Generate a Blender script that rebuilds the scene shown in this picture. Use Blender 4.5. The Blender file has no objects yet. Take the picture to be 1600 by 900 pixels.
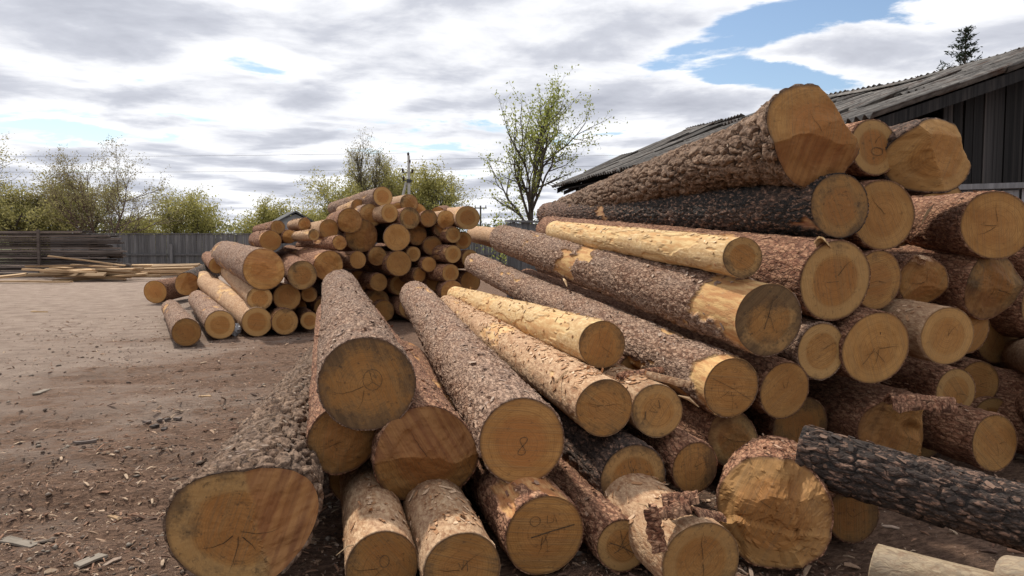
import bpy, math, random
import numpy as np
from mathutils import Vector, Matrix

random.seed(7)
C = bpy.context.scene.collection
SC = bpy.context.scene
rad = math.radians

# ------------------------------------------------------------------ camera
F = 1200.0                      # focal length in photo pixels (1600 wide)
CAMH = 1.6
PITCH = math.atan(78 / F)       # looking slightly down, horizon at row 372
cam_d = bpy.data.cameras.new('camera')
cam_d.sensor_width = 36
cam_d.lens = 36 * F / 1600
cam_d.clip_start = 0.05
cam_d.clip_end = 9000
cam = bpy.data.objects.new('camera', cam_d)
C.objects.link(cam)
cam.location = (0, 0, CAMH)
cam.rotation_euler = (math.pi / 2 - PITCH, 0, 0)
SC.camera = cam

def ray(u, v):
    x, y, z = (u - 800) / F, -(v - 450) / F, 1.0
    cp, sp = math.cos(PITCH), math.sin(PITCH)
    return Vector((x, z * cp + y * sp, y * cp - z * sp))

def px(u, v, d):
    """point of the yard seen at photo pixel (u, v), d metres ahead"""
    r = ray(u, v)
    return Vector((0, 0, CAMH)) + r * (d / r.y)

# ------------------------------------------------------------------ world
SUN_DIR = Vector((-0.42, 0.52, 0.80)).normalized()
SUN_EL = math.asin(SUN_DIR.z)
SUN_ROT = math.atan2(SUN_DIR.x, SUN_DIR.y)
world = bpy.data.worlds.new('World')
SC.world = world
world.use_nodes = True
wn, wl = world.node_tree.nodes, world.node_tree.links
wn.clear()

def N(nodes, typ, **kw):
    n = nodes.new(typ)
    for k, v in kw.items():
        if k.startswith('i_'):
            n.inputs[k[2:].replace('_', ' ')].default_value = v
        elif k.startswith('n_'):
            n.inputs[int(k[2:])].default_value = v
        else:
            setattr(n, k, v)
    return n

def build_world():
    out = N(wn, 'ShaderNodeOutputWorld')
    sky = N(wn, 'ShaderNodeTexSky', sky_type='NISHITA', sun_disc=False, sun_elevation=SUN_EL, sun_rotation=SUN_ROT,
            air_density=1.0, dust_density=0.6, ozone_density=1.6)
    bsky = N(wn, 'ShaderNodeBackground')
    bsky.inputs['Strength'].default_value = 0.12
    wl.new(sky.outputs[0], bsky.inputs['Color'])
    tc = N(wn, 'ShaderNodeTexCoord')
    sep = N(wn, 'ShaderNodeSeparateXYZ')
    wl.new(tc.outputs['Generated'], sep.inputs[0])
    zc = N(wn, 'ShaderNodeMath', operation='MAXIMUM'); zc.inputs[1].default_value = 0.0
    wl.new(sep.outputs['Z'], zc.inputs[0])
    za = N(wn, 'ShaderNodeMath', operation='ADD'); za.inputs[1].default_value = 0.075
    wl.new(zc.outputs[0], za.inputs[0])
    dx = N(wn, 'ShaderNodeMath', operation='DIVIDE'); dy = N(wn, 'ShaderNodeMath', operation='DIVIDE')
    wl.new(sep.outputs['X'], dx.inputs[0]); wl.new(za.outputs[0], dx.inputs[1])
    wl.new(sep.outputs['Y'], dy.inputs[0]); wl.new(za.outputs[0], dy.inputs[1])
    uv = N(wn, 'ShaderNodeCombineXYZ')
    wl.new(dx.outputs[0], uv.inputs[0]); wl.new(dy.outputs[0], uv.inputs[1])
    OFF = (3.7, 1.9, 0.0)
    mp = N(wn, 'ShaderNodeMapping'); mp.inputs['Location'].default_value = OFF
    wl.new(uv.outputs[0], mp.inputs[0])
    n1 = N(wn, 'ShaderNodeTexNoise'); n1.inputs['Scale'].default_value = 1.6; n1.inputs['Detail'].default_value = 9
    n1.inputs['Roughness'].default_value = 0.60; n1.inputs['Distortion'].default_value = 0.25
    wl.new(mp.outputs[0], n1.inputs['Vector'])
    # the same clouds probed a little towards the sun: thin or thick ahead of the light
    mp2 = N(wn, 'ShaderNodeMapping'); mp2.inputs['Location'].default_value = (OFF[0] - 0.10, OFF[1] + 0.14, 0.0)
    wl.new(uv.outputs[0], mp2.inputs[0])
    n2 = N(wn, 'ShaderNodeTexNoise'); n2.inputs['Scale'].default_value = 1.6; n2.inputs['Detail'].default_value = 8
    n2.inputs['Roughness'].default_value = 0.5; n2.inputs['Distortion'].default_value = 0.25
    wl.new(mp2.outputs[0], n2.inputs['Vector'])
    # broken gap in the deck (upper right of the view)
    def gap(u0, v0, u1, v1, wid, hard):
        def P(u, v):
            r = ray(u, v).normalized()
            return Vector((r.x / (r.z + 0.075), r.y / (r.z + 0.075), 0))
        a, b = P(u0, v0), P(u1, v1)
        m = N(wn, 'ShaderNodeMapping', vector_type='TEXTURE')
        m.inputs['Location'].default_value = (a + b) / 2
        m.inputs['Rotation'].default_value = (0, 0, math.atan2(b.y - a.y, b.x - a.x))
        m.inputs['Scale'].default_value = ((b - a).length / 2 + wid, wid, 1)
        wl.new(uv.outputs[0], m.inputs[0])
        ln = N(wn, 'ShaderNodeVectorMath', operation='LENGTH')
        wl.new(m.outputs[0], ln.inputs[0])
        r = N(wn, 'ShaderNodeMapRange', interpolation_type='SMOOTHSTEP')
        r.inputs['From Min'].default_value = 0.1; r.inputs['From Max'].default_value = 1.5
        r.inputs['To Min'].default_value = hard; r.inputs['To Max'].default_value = 0
        wl.new(ln.outputs['Value'], r.inputs['Value'])
        return r.outputs[0]
    gaps = [gap(1080, 85, 1420, -30, 0.22, 0.34), gap(1110, 95, 1290, 135, 0.22, 0.28), gap(-160, 200, 180, 205, 0.55, 0.16), gap(560, 205, 780, 215, 0.6, 0.125)]
    tot = gaps[0]
    for g in gaps[1:]:
        ad = N(wn, 'ShaderNodeMath', operation='MAXIMUM')
        wl.new(tot, ad.inputs[0]); wl.new(g, ad.inputs[1]); tot = ad.outputs[0]
    sb = N(wn, 'ShaderNodeMath', operation='SUBTRACT')
    wl.new(n1.outputs['Fac'], sb.inputs[0]); wl.new(tot, sb.inputs[1])
    cov = N(wn, 'ShaderNodeMapRange', interpolation_type='SMOOTHSTEP')
    cov.inputs['From Min'].default_value = 0.30; cov.inputs['From Max'].default_value = 0.40
    wl.new(sb.outputs[0], cov.inputs['Value'])
    # thickness -> brightness
    th = N(wn, 'ShaderNodeMath', operation='MULTIPLY_ADD')
    th.inputs[1].default_value = 0.55
    wl.new(n2.outputs['Fac'], th.inputs[0])
    hm = N(wn, 'ShaderNodeMath', operation='MULTIPLY'); hm.inputs[1].default_value = 0.45
    wl.new(sb.outputs[0], hm.inputs[0])
    wl.new(hm.outputs[0], th.inputs[2])
    cr = N(wn, 'ShaderNodeValToRGB')
    e = cr.color_ramp.elements
    e[0].position = 0.38; e[0].color = (1.06, 1.06, 1.08, 1)
    e[1].position = 0.66; e[1].color = (0.45, 0.47, 0.54, 1)
    m1 = e.new(0.47); m1.color = (0.89, 0.90, 0.94, 1)
    m2 = e.new(0.55); m2.color = (0.61, 0.63, 0.70, 1)
    wl.new(th.outputs[0], cr.inputs[0])
    bc = N(wn, 'ShaderNodeBackground')
    bc.inputs['Strength'].default_value = 1.0
    wl.new(cr.outputs[0], bc.inputs['Color'])
    mx = N(wn, 'ShaderNodeMixShader')
    wl.new(cov.outputs[0], mx.inputs[0]); wl.new(bsky.outputs[0], mx.inputs[1]); wl.new(bc.outputs[0], mx.inputs[2])
    wl.new(mx.outputs[0], out.inputs[0])
build_world()

sun_d = bpy.data.lights.new('sun', 'SUN')
sun_d.energy = 3.6
sun_d.angle = rad(3.0)
sun_d.color = (1.0, 0.93, 0.82)
sun = bpy.data.objects.new('sun', sun_d)
C.objects.link(sun)
sun.rotation_euler = (-SUN_DIR).to_track_quat('-Z', 'Y').to_euler()
sun.location = (0, 0, 30)

vs = SC.view_settings
vs.view_transform = 'Standard'
vs.look = 'None'
vs.exposure = 0.14
vs.gamma = 1.0
vs.use_curve_mapping = False
SC.render.engine = 'CYCLES'
SC.cycles.use_denoising = True
SC.cycles.max_bounces = 5
SC.cycles.diffuse_bounces = 3
SC.cycles.glossy_bounces = 2
SC.cycles.transparent_max_bounces = 6

# ------------------------------------------------------------------ helpers
def tag(o, label=None, cat=None, group=None, kind=None):
    if label: o['label'] = label
    if cat: o['category'] = cat
    if group: o['group'] = group
    if kind: o['kind'] = kind
    return o

def empty(name, mat=None, loc=None):
    o = bpy.data.objects.new(name, None)
    o.empty_display_size = 0.1
    C.objects.link(o)
    if mat is not None: o.matrix_world = mat
    if loc is not None: o.location = loc
    return o

def mesh_np(name, V, polys, mat=None, smooth=False, attrs=None):
    """polys: list of int arrays (n,3) / (n,4)"""
    me = bpy.data.meshes.new(name)
    V = np.asarray(V, dtype=np.float32)
    polys = [np.asarray(p, dtype=np.int32) for p in polys if len(p)]
    me.vertices.add(len(V)); me.vertices.foreach_set('co', V.ravel())
    loops = np.concatenate([p.ravel() for p in polys])
    sizes = np.concatenate([np.full(len(p), p.shape[1], np.int32) for p in polys])
    starts = np.concatenate([[0], np.cumsum(sizes)[:-1]]).astype(np.int32)
    me.loops.add(len(loops)); me.loops.foreach_set('vertex_index', loops)
    me.polygons.add(len(sizes)); me.polygons.foreach_set('loop_start', starts); me.polygons.foreach_set('loop_total', sizes)
    me.polygons.foreach_set('use_smooth', np.full(len(sizes), smooth, dtype=bool))
    if attrs:
        for k, a in attrs.items():
            at = me.color_attributes.new(k, 'FLOAT_COLOR', 'POINT')
            at.data.foreach_set('color', np.asarray(a, dtype=np.float32).ravel())
    if mat: me.materials.append(mat)
    me.update(calc_edges=True)
    return me

def obj(name, me, parent=None, mat=None):
    o = bpy.data.objects.new(name, me)
    C.objects.link(o)
    if parent is not None: o.parent = parent
    if mat is not None: o.matrix_basis = mat
    return o

def _h(ix, iy, seed):
    a = (ix.astype(np.int64) * 374761393 + iy.astype(np.int64) * 668265263 + seed * 1442695041) & 0xFFFFFFFF
    a = ((a ^ (a >> 13)) * 1274126177) & 0xFFFFFFFF
    a = ((a ^ (a >> 16)) * 2246822519) & 0xFFFFFFFF
    return ((a ^ (a >> 15)) & 0xFFFFFF) / float(0x1000000)

def vnoise(x, y, seed=0, per=None):
    ix, iy = np.floor(x).astype(np.int64), np.floor(y).astype(np.int64)
    fx, fy = x - ix, y - iy
    fx, fy = fx * fx * (3 - 2 * fx), fy * fy * (3 - 2 * fy)
    ix1 = ix + 1
    if per: ix, ix1 = ix % per, ix1 % per
    a, b = _h(ix, iy, seed), _h(ix1, iy, seed)
    c, d = _h(ix, iy + 1, seed), _h(ix1, iy + 1, seed)
    return (a * (1 - fx) + b * fx) * (1 - fy) + (c * (1 - fx) + d * fx) * fy

def fbm(x, y, seed=0, oct=4, per=None, gain=0.5):
    s, a, t = 0, 1.0, 0
    for o in range(oct):
        k = 2 ** o
        s = s + a * vnoise(x * k, y * k, seed + 17 * o, per * k if per else None)
        t += a; a *= gain
    return s / t

def cells(x, y, seed, per):
    """jittered cell pattern, periodic in x: F1, F2, random per cell, offset along y"""
    ix, iy = np.floor(x).astype(np.int64), np.floor(y).astype(np.int64)
    f1 = np.full(x.shape, 9.0); f2 = np.full(x.shape, 9.0); rid = np.zeros(x.shape); oy = np.zeros(x.shape); ox = np.zeros(x.shape)
    for dx in (-1, 0, 1):
        for dy in (-1, 0, 1):
            cx, cy = ix + dx, iy + dy
            wx = cx % per
            px_ = cx + 0.1 + 0.8 * _h(wx, cy, seed); py_ = cy + 0.1 + 0.8 * _h(wx, cy, seed + 5)
            d = np.sqrt((x - px_) ** 2 + (y - py_) ** 2)
            r = _h(wx, cy, seed + 9)
            m = d < f1
            f2 = np.where(m, f1, np.minimum(f2, d))
            rid = np.where(m, r, rid); oy = np.where(m, y - py_, oy); ox = np.where(m, x - px_, ox)
            f1 = np.where(m, d, f1)
    return f1, f2, rid, oy, ox

def sstep(a, b, x):
    t = np.clip((x - a) / (b - a), 0, 1)
    return t * t * (3 - 2 * t)

BOXF = np.array([[0, 3, 2, 1], [4, 5, 6, 7], [0, 1, 5, 4], [1, 2, 6, 5], [2, 3, 7, 6], [3, 0, 4, 7]])
class MB:
    def __init__(s): s.V = []; s.Q = []; s.T = []; s.n = 0; s.col = []
    def add(s, V, Q=(), T=(), col=None):
        V = np.asarray(V, float)
        s.V.append(V)
        if len(Q): s.Q.append(np.asarray(Q) + s.n)
        if len(T): s.T.append(np.asarray(T) + s.n)
        if col is not None: s.col.append(np.tile(np.asarray(col, float), (len(V), 1)))
        s.n += len(V)
    def box(s, x0, x1, y0, y1, z0, z1, M=None, col=None):
        V = np.array([[x0, y0, z0], [x1, y0, z0], [x1, y1, z0], [x0, y1, z0], [x0, y0, z1], [x1, y0, z1], [x1, y1, z1], [x0, y1, z1]])
        if M is not None: V = V @ np.array(M.to_3x3()).T + np.array(M.translation)
        s.add(V, BOXF, col=col)
    def tube(s, pts, rs, sides=6, caps=True, col=None):
        pts = [Vector(p) for p in pts]; k = len(pts)
        V = []
        up = Vector((0, 0, 1))
        for i, p in enumerate(pts):
            t = (pts[min(i + 1, k - 1)] - pts[max(i - 1, 0)]).normalized()
            a = up if abs(t.z) < 0.9 else Vector((1, 0, 0))
            x = t.cross(a).normalized(); y = x.cross(t)
            for j in range(sides):
                an = 2 * math.pi * j / sides
                V.append(p + (x * math.cos(an) + y * math.sin(an)) * rs[i])
        Q = [[i * sides + j, i * sides + (j + 1) % sides, (i + 1) * sides + (j + 1) % sides, (i + 1) * sides + j] for i in range(k - 1) for j in range(sides)]
        T = []
        if caps:
            V += [pts[0], pts[-1]]
            for j in range(sides):
                T.append([k * sides, (j + 1) % sides, j]); b = (k - 1) * sides
                T.append([k * sides + 1, b + j, b + (j + 1) % sides])
        s.add([tuple(v) for v in V], Q, T, col)
    def mesh(s, name, mat, smooth=False):
        V = np.concatenate(s.V)
        at = {'tint': np.concatenate(s.col)} if s.col else None
        return mesh_np(name, V, [np.concatenate(x) for x in (s.Q, s.T) if x], mat, smooth, at)
    def build(s, name, mat, parent=None, smooth=False, M=None):
        return obj(name, s.mesh(name, mat, smooth), parent, M)

# ------------------------------------------------------------------ materials
class NT:
    def __init__(s, name):
        s.m = bpy.data.materials.new(name); s.m.use_nodes = True
        s.t = s.m.node_tree; s.t.nodes.clear()
        s.out = s.t.nodes.new('ShaderNodeOutputMaterial')
        s.b = s.t.nodes.new('ShaderNodeBsdfPrincipled')
        s.b.inputs['Specular IOR Level'].default_value = 0.25
        s.link(s.b.outputs[0], s.out.inputs[0])
    def link(s, a, b): s.t.links.new(a, b)
    def node(s, typ, **kw): return N(s.t.nodes, typ, **kw)
    def val(s, sock, x):
        if hasattr(x, 'is_output') or isinstance(x, bpy.types.NodeSocket): s.link(x, sock)
        else:
            if sock.type == 'RGBA' and len(x) == 3: x = (*x, 1)
            sock.default_value = x
    def mapping(s, vec, scale=(1, 1, 1), loc=(0, 0, 0), rot=(0, 0, 0)):
        m = s.node('ShaderNodeMapping'); s.link(vec, m.inputs[0])
        m.inputs['Scale'].default_value = scale; s.val(m.inputs['Location'], loc); m.inputs['Rotation'].default_value = rot
        return m.outputs[0]
    def noise(s, vec, scale, detail=4, rough=0.55, dist=0.0):
        n = s.node('ShaderNodeTexNoise')
        if vec is not None: s.link(vec, n.inputs['Vector'])
        n.inputs['Scale'].default_value = scale; n.inputs['Detail'].default_value = detail
        n.inputs['Roughness'].default_value = rough; n.inputs['Distortion'].default_value = dist
        return n.outputs['Fac']
    def rng(s, v, a, b, c=0.0, d=1.0, smooth=True):
        n = s.node('ShaderNodeMapRange', interpolation_type='SMOOTHSTEP' if smooth else 'LINEAR')
        s.link(v, n.inputs['Value'])
        for k, x in (('From Min', a), ('From Max', b), ('To Min', c), ('To Max', d)): s.val(n.inputs[k], x)
        return n.outputs[0]
    def mix(s, f, a, b, mode='MIX'):
        n = s.node('ShaderNodeMix', data_type='RGBA', blend_type=mode)
        s.val(n.inputs[0], f); s.val(n.inputs[6], a); s.val(n.inputs[7], b)
        return n.outputs[2]
    def math(s, op, a, b=0.0, c=None):
        n = s.node('ShaderNodeMath', operation=op)
        s.val(n.inputs[0], a); s.val(n.inputs[1], b)
        if c is not None: s.val(n.inputs[2], c)
        return n.outputs[0]
    def bump(s, h, dist=0.01, strength=1.0, normal=None):
        n = s.node('ShaderNodeBump'); s.link(h, n.inputs['Height'])
        n.inputs['Distance'].default_value = dist; n.inputs['Strength'].default_value = strength
        if normal is not None: s.link(normal, n.inputs['Normal'])
        return n.outputs[0]
    def objc(s): return s.node('ShaderNodeTexCoord').outputs['Object']
    def info(s): return s.node('ShaderNodeObjectInfo')
    def attr(s, name):
        a = s.node('ShaderNodeAttribute'); a.attribute_name = name
        sp = s.node('ShaderNodeSeparateColor'); s.link(a.outputs['Color'], sp.inputs[0])
        return a, sp.outputs[0], sp.outputs[1], sp.outputs[2], a.outputs['Alpha']
    def done(s, col, rough=0.85, normal=None):
        s.val(s.b.inputs['Base Color'], col); s.val(s.b.inputs['Roughness'], rough)
        if normal is not None: s.link(normal, s.b.inputs['Normal'])
        return s.m

def bark_material(name, plates, groove, weather, peel, peel2, char=False, wamt=0.5, bump=0.006, crk=0.55, flc=0.8, vs_=(52, 52, 20), grain=0.0):
    t = NT(name)
    oc = t.objc(); inf = t.info()
    off = t.node('ShaderNodeCombineXYZ'); t.link(t.math('MULTIPLY', inf.outputs['Random'], 37.0), off.inputs[0])
    p = t.node('ShaderNodeVectorMath', operation='ADD'); t.link(oc, p.inputs[0]); t.link(off.outputs[0], p.inputs[1]); p = p.outputs[0]
    _, ht, rid, pl, aa = t.attr('plate')
    c = t.mix(t.rng(rid, 0.15, 0.65), plates[0], plates[1])
    c = t.mix(t.rng(rid, 0.68, 0.95), c, plates[2])
    n_big = t.noise(t.mapping(p, (6, 6, 2.2)), 1.0, 5, 0.6)
    n_med = t.noise(t.mapping(p, (46, 46, 20)), 1.0, 6, 0.62)
    n_fin = t.noise(t.mapping(p, (190, 190, 80)), 1.0, 4, 0.6)
    # small overlapping flakes within each scale
    dv = t.node('ShaderNodeVectorMath', operation='MULTIPLY_ADD')
    nz_ = t.node('ShaderNodeTexNoise'); t.link(p, nz_.inputs['Vector']); nz_.inputs['Scale'].default_value = 30; nz_.inputs['Detail'].default_value = 3
    t.link(nz_.outputs['Color'], dv.inputs[0]); dv.inputs[1].default_value = (0.03, 0.03, 0.05); t.link(p, dv.inputs[2])
    vo = t.node('ShaderNodeTexVoronoi'); t.link(t.mapping(dv.outputs[0], (vs_[0] * 1.35, vs_[1] * 1.35, vs_[2] * 1.35)), vo.inputs['Vector']); vo.inputs['Scale'].default_value = 1.0
    vsep = t.node('ShaderNodeSeparateColor'); t.link(vo.outputs['Color'], vsep.inputs[0])
    fl = vsep.outputs[0]
    c = t.mix(t.rng(fl, 0.55, 1.0, 0, flc), c, plates[2])
    c = t.mix(t.rng(fl, 0.40, 0.0, 0, flc), c, plates[0])
    ve = t.node('ShaderNodeTexVoronoi', feature='DISTANCE_TO_EDGE'); t.link(t.mapping(dv.outputs[0], (vs_[0] * .72, vs_[1] * .72, vs_[2] * .72)), ve.inputs['Vector']); ve.inputs['Scale'].default_value = 1.0
    ed = ve.outputs['Distance']
    c = t.mix(t.math('MULTIPLY', t.rng(n_big, 0.4, 0.62), wamt), c, t.mix(t.rng(fl, 0, 1, 0, 0.5), weather, plates[1]))
    c = t.mix(t.rng(n_med, 0.50, 0.68, 0, 0.75), c, plates[2])
    c = t.mix(t.rng(n_med, 0.47, 0.33, 0, 0.6), c, groove)
    c = t.mix(t.rng(ht, 0.30, 0.06, 0, 0.85), c, groove)
    c = t.mix(t.math('MULTIPLY', t.rng(ed, 0.10, 0.015), crk), c, groove)
    if char:
        cm = t.rng(n_big, 0.36, 0.50, 0.55, 1)
        cm = t.math('MULTIPLY', cm, aa)
        cm = t.math('MULTIPLY', cm, t.rng(n_med, 0.62, 0.50))
        c = t.mix(cm, c, t.mix(t.rng(n_fin, 0.35, 0.7), (0.012, 0.011, 0.010), (0.050, 0.045, 0.042)))
    # bare patches where the bark has come off
    st = t.noise(t.mapping(p, (30, 30, 5)), 1.0, 5, 0.6)
    pc = t.mix(t.rng(st, 0.35, 0.62), peel, peel2)
    pc = t.mix(t.rng(n_med, 0.58, 0.70, 0, 0.7), pc, plates[1])
    if grain: c = t.mix(t.rng(t.noise(t.mapping(p, (60, 60, 2.5)), 1.0, 5, 0.6), 0.45, 0.65, 0, grain), c, plates[0])
    c = t.mix(pl, c, pc)
    v = t.math('MULTIPLY_ADD', n_fin, 0.35, t.math('MULTIPLY', n_med, 0.7))
    v = t.math('MULTIPLY_ADD', fl, 0.6, v)
    v = t.math('MULTIPLY_ADD', t.rng(ed, 0.0, 0.2), crk, v)
    v = t.math('MULTIPLY', v, t.math('MULTIPLY_ADD', pl, -0.85, 1.0))
    nb = t.bump(v, bump, 1.0)
    br = t.node('ShaderNodeHueSaturation'); t.link(c, br.inputs['Color'])
    t.link(t.rng(inf.outputs['Random'], 0, 1, 0.85, 1.15, False), br.inputs['Value'])
    return t.done(br.outputs[0], 0.9, nb)

BARK = {
    'plate': bark_material('thick_plated_pine_bark', ((0.092, 0.050, 0.030), (0.175, 0.108, 0.070), (0.36, 0.245, 0.17)), (0.020, 0.010, 0.006), (0.235, 0.17, 0.125), (0.42, 0.24, 0.10), (0.30, 0.125, 0.055), wamt=0.5, bump=0.008, flc=0.5, crk=0.4, vs_=(40, 40, 13)),
    'scale': bark_material('scaly_grey_pine_bark', ((0.165, 0.080, 0.047), (0.30, 0.175, 0.113), (0.53, 0.365, 0.26)), (0.058, 0.024, 0.013), (0.37, 0.28, 0.22), (0.60, 0.39, 0.17), (0.44, 0.22, 0.09), wamt=0.5, bump=0.011),
    'red':   bark_material('reddish_flaky_pine_bark', ((0.165, 0.065, 0.035), (0.30, 0.140, 0.080), (0.50, 0.285, 0.17)), (0.050, 0.020, 0.011), (0.33, 0.19, 0.125), (0.56, 0.34, 0.15), (0.38, 0.165, 0.065), wamt=0.36, bump=0.010),
    'paper': bark_material('thin_orange_pine_bark', ((0.34, 0.190, 0.100), (0.44, 0.270, 0.150), (0.56, 0.39, 0.24)), (0.20, 0.09, 0.045), (0.44, 0.31, 0.21), (0.60, 0.42, 0.21), (0.48, 0.27, 0.12), wamt=0.4, crk=0.3, bump=0.004),
    'bare':  bark_material('peeled_pale_pine_surface', ((0.46, 0.29, 0.13), (0.56, 0.39, 0.19), (0.64, 0.48, 0.27)), (0.30, 0.15, 0.07), (0.55, 0.41, 0.25), (0.60, 0.44, 0.22), (0.46, 0.26, 0.11), wamt=0.35, grain=0.8, crk=0.12, bump=0.004),
    'char':  bark_material('charred_pine_bark', ((0.13, 0.075, 0.053), (0.21, 0.125, 0.088), (0.33, 0.20, 0.14)), (0.03, 0.020, 0.016), (0.15, 0.11, 0.095), (0.46, 0.28, 0.13), (0.28, 0.13, 0.07), char=True, wamt=0.3),
    'white': bark_material('weathered_barkless_grey_wood', ((0.20, 0.145, 0.09), (0.31, 0.235, 0.15), (0.40, 0.31, 0.205)), (0.22, 0.14, 0.09), (0.33, 0.28, 0.22), (0.42, 0.34, 0.24), (0.30, 0.20, 0.12), wamt=0.5, crk=0.3, bump=0.003),
}

def cut_material():
    t = NT('sawn_pine_end_grain')
    oc = t.objc(); inf = t.info()
    sc = t.node('ShaderNodeSeparateColor'); t.link(inf.outputs['Color'], sc.inputs[0])
    dirt, orange, bright = sc.outputs
    off = t.node('ShaderNodeCombineXYZ'); t.link(t.math('MULTIPLY', inf.outputs['Random'], 53.0), off.inputs[2])
    p = t.node('ShaderNodeVectorMath', operation='ADD'); t.link(oc, p.inputs[0]); t.link(off.outputs[0], p.inputs[1]); p = p.outputs[0]
    _, rr, ring, facet, aa = t.attr('face')
    # growth rings (distance from an off-centre pith, wobbling)
    wob = t.noise(t.mapping(p, (7, 7, 1)), 1.0, 3, 0.5)
    rad_ = t.math('MULTIPLY_ADD', wob, 0.035, ring)
    rings = t.math('SINE', t.math('MULTIPLY', rad_, 540.0))
    rings_b = t.noise(t.mapping(None or _comb(t, rad_), (60, 1, 1)), 1.0, 3, 0.7)
    n_blot = t.noise(t.mapping(p, (4.5, 4.5, 1)), 1.0, 5, 0.6)
    n_fine = t.noise(t.mapping(p, (70, 70, 1)), 1.0, 5, 0.65)
    # chainsaw strokes run one way across each face
    rot = t.node('ShaderNodeVectorRotate', rotation_type='Z_AXIS'); t.link(p, rot.inputs['Vector'])
    t.link(t.math('MULTIPLY', inf.outputs['Random'], 9.0), rot.inputs['Angle'])
    saw = t.noise(t.mapping(rot.outputs[0], (2.5, 150, 1)), 1.0, 3, 0.6)
    saw2 = t.noise(t.mapping(rot.outputs[0], (1.2, 26, 1)), 1.0, 3, 0.6, 0.3)
    base = t.mix(t.rng(n_blot, 0.3, 0.7), (0.33, 0.150, 0.040), (0.48, 0.255, 0.082))
    base = t.mix(t.math('MULTIPLY', orange, t.rng(t.math('MULTIPLY_ADD', n_blot, 0.35, rr), 0.90, 0.66)), base, (0.37, 0.145, 0.040))
    base = t.mix(t.rng(rings_b, 0.45, 0.60, 0, 0.5), base, (0.27, 0.13, 0.04))
    base = t.mix(t.math('MULTIPLY', t.rng(rings, 0.0, 1.0), 0.26), base, (0.25, 0.12, 0.04))
    base = t.mix(t.rng(saw, 0.48, 0.70, 0, 0.6), base, (0.22, 0.125, 0.055))
    base = t.mix(t.rng(saw2, 0.52, 0.66, 0, 0.35), base, (0.30, 0.17, 0.065))
    base = t.mix(t.rng(n_fine, 0.6, 0.78, 0, 0.4), base, (0.48, 0.33, 0.16))
    sapb = t.math('MULTIPLY', t.rng(rr, 0.60, 0.72), t.rng(inf.outputs['Random'], 0.3, 0.8, 0.0, 0.55))
    base = t.mix(sapb, base, (0.50, 0.31, 0.125))
    # grime and grey-blue mould, strongest as ragged patches towards the rim
    g = t.math('ADD', t.math('MULTIPLY_ADD', n_blot, 0.9, t.math('MULTIPLY', rr, 0.28)), t.math('MULTIPLY', n_fine, 0.25))
    th = t.math('MULTIPLY_ADD', dirt, -0.42, 1.06)
    gm = t.rng(g, th, t.math('ADD', th, 0.22), 0, 0.82)
    base = t.mix(gm, base, t.mix(t.rng(saw2, 0.35, 0.65), (0.065, 0.042, 0.026), (0.150, 0.090, 0.045)))
    base = t.mix(t.rng(rr, 0.93, 1.0, 0, 0.65), base, (0.10, 0.055, 0.03))
    speck = t.noise(t.mapping(p, (34, 34, 1)), 1.0, 6, 0.75)
    base = t.mix(t.math('MULTIPLY', t.rng(speck, 0.56, 0.66), t.math('MULTIPLY_ADD', dirt, 0.55, 0.15)), base, (0.055, 0.036, 0.024))
    # torn facets are redder; shade of turned-away cuts is put into this colour too
    base = t.mix(t.math('MULTIPLY', facet, 0.75), base, t.mix(t.rng(saw2, 0.35, 0.65), (0.20, 0.072, 0.028), (0.36, 0.165, 0.058)))
    hs = t.node('ShaderNodeHueSaturation'); t.link(base, hs.inputs['Color']); t.link(t.math('MULTIPLY', bright, 2.0), hs.inputs['Value'])
    hgt = t.math('MULTIPLY_ADD', saw, 0.8, t.math('MULTIPLY', n_fine, 0.6))
    hgt = t.math('MULTIPLY_ADD', saw2, 1.2, hgt)
    return t.done(hs.outputs[0], 0.8, t.bump(hgt, 0.004, 0.8))
def _comb(t, v):
    c = t.node('ShaderNodeCombineXYZ'); t.link(v, c.inputs[0]); return c.outputs[0]
CUT = cut_material()

def simple(name, c1, c2, scale=(8, 8, 8), rough=0.85, rnd=0.0, bump=0.003, c3=None, attr=None):
    t = NT(name)
    oc = t.objc(); inf = t.info()
    off = t.node('ShaderNodeCombineXYZ'); t.link(t.math('MULTIPLY', inf.outputs['Random'], 41.0), off.inputs[1])
    p = t.node('ShaderNodeVectorMath', operation='ADD'); t.link(oc, p.inputs[0]); t.link(off.outputs[0], p.inputs[1]); p = p.outputs[0]
    n = t.noise(t.mapping(p, scale), 1.0, 6, 0.6)
    c = t.mix(t.rng(n, 0.32, 0.68), c1, c2)
    if c3:
        n3 = t.noise(t.mapping(p, tuple(x * 0.35 for x in scale)), 1.0, 4, 0.6)
        c = t.mix(t.rng(n3, 0.52, 0.68), c, c3)
    if attr:
        a = t.node('ShaderNodeAttribute'); a.attribute_name = attr
        c = t.mix(1.0, c, a.outputs['Color'], 'MULTIPLY')
    if rnd:
        h = t.node('ShaderNodeHueSaturation'); t.link(c, h.inputs['Color'])
        t.link(t.rng(inf.outputs['Random'], 0, 1, 1 - rnd, 1 + rnd, False), h.inputs['Value']); c = h.outputs[0]
    return t.done(c, rough, t.bump(n, bump, 0.7))

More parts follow.
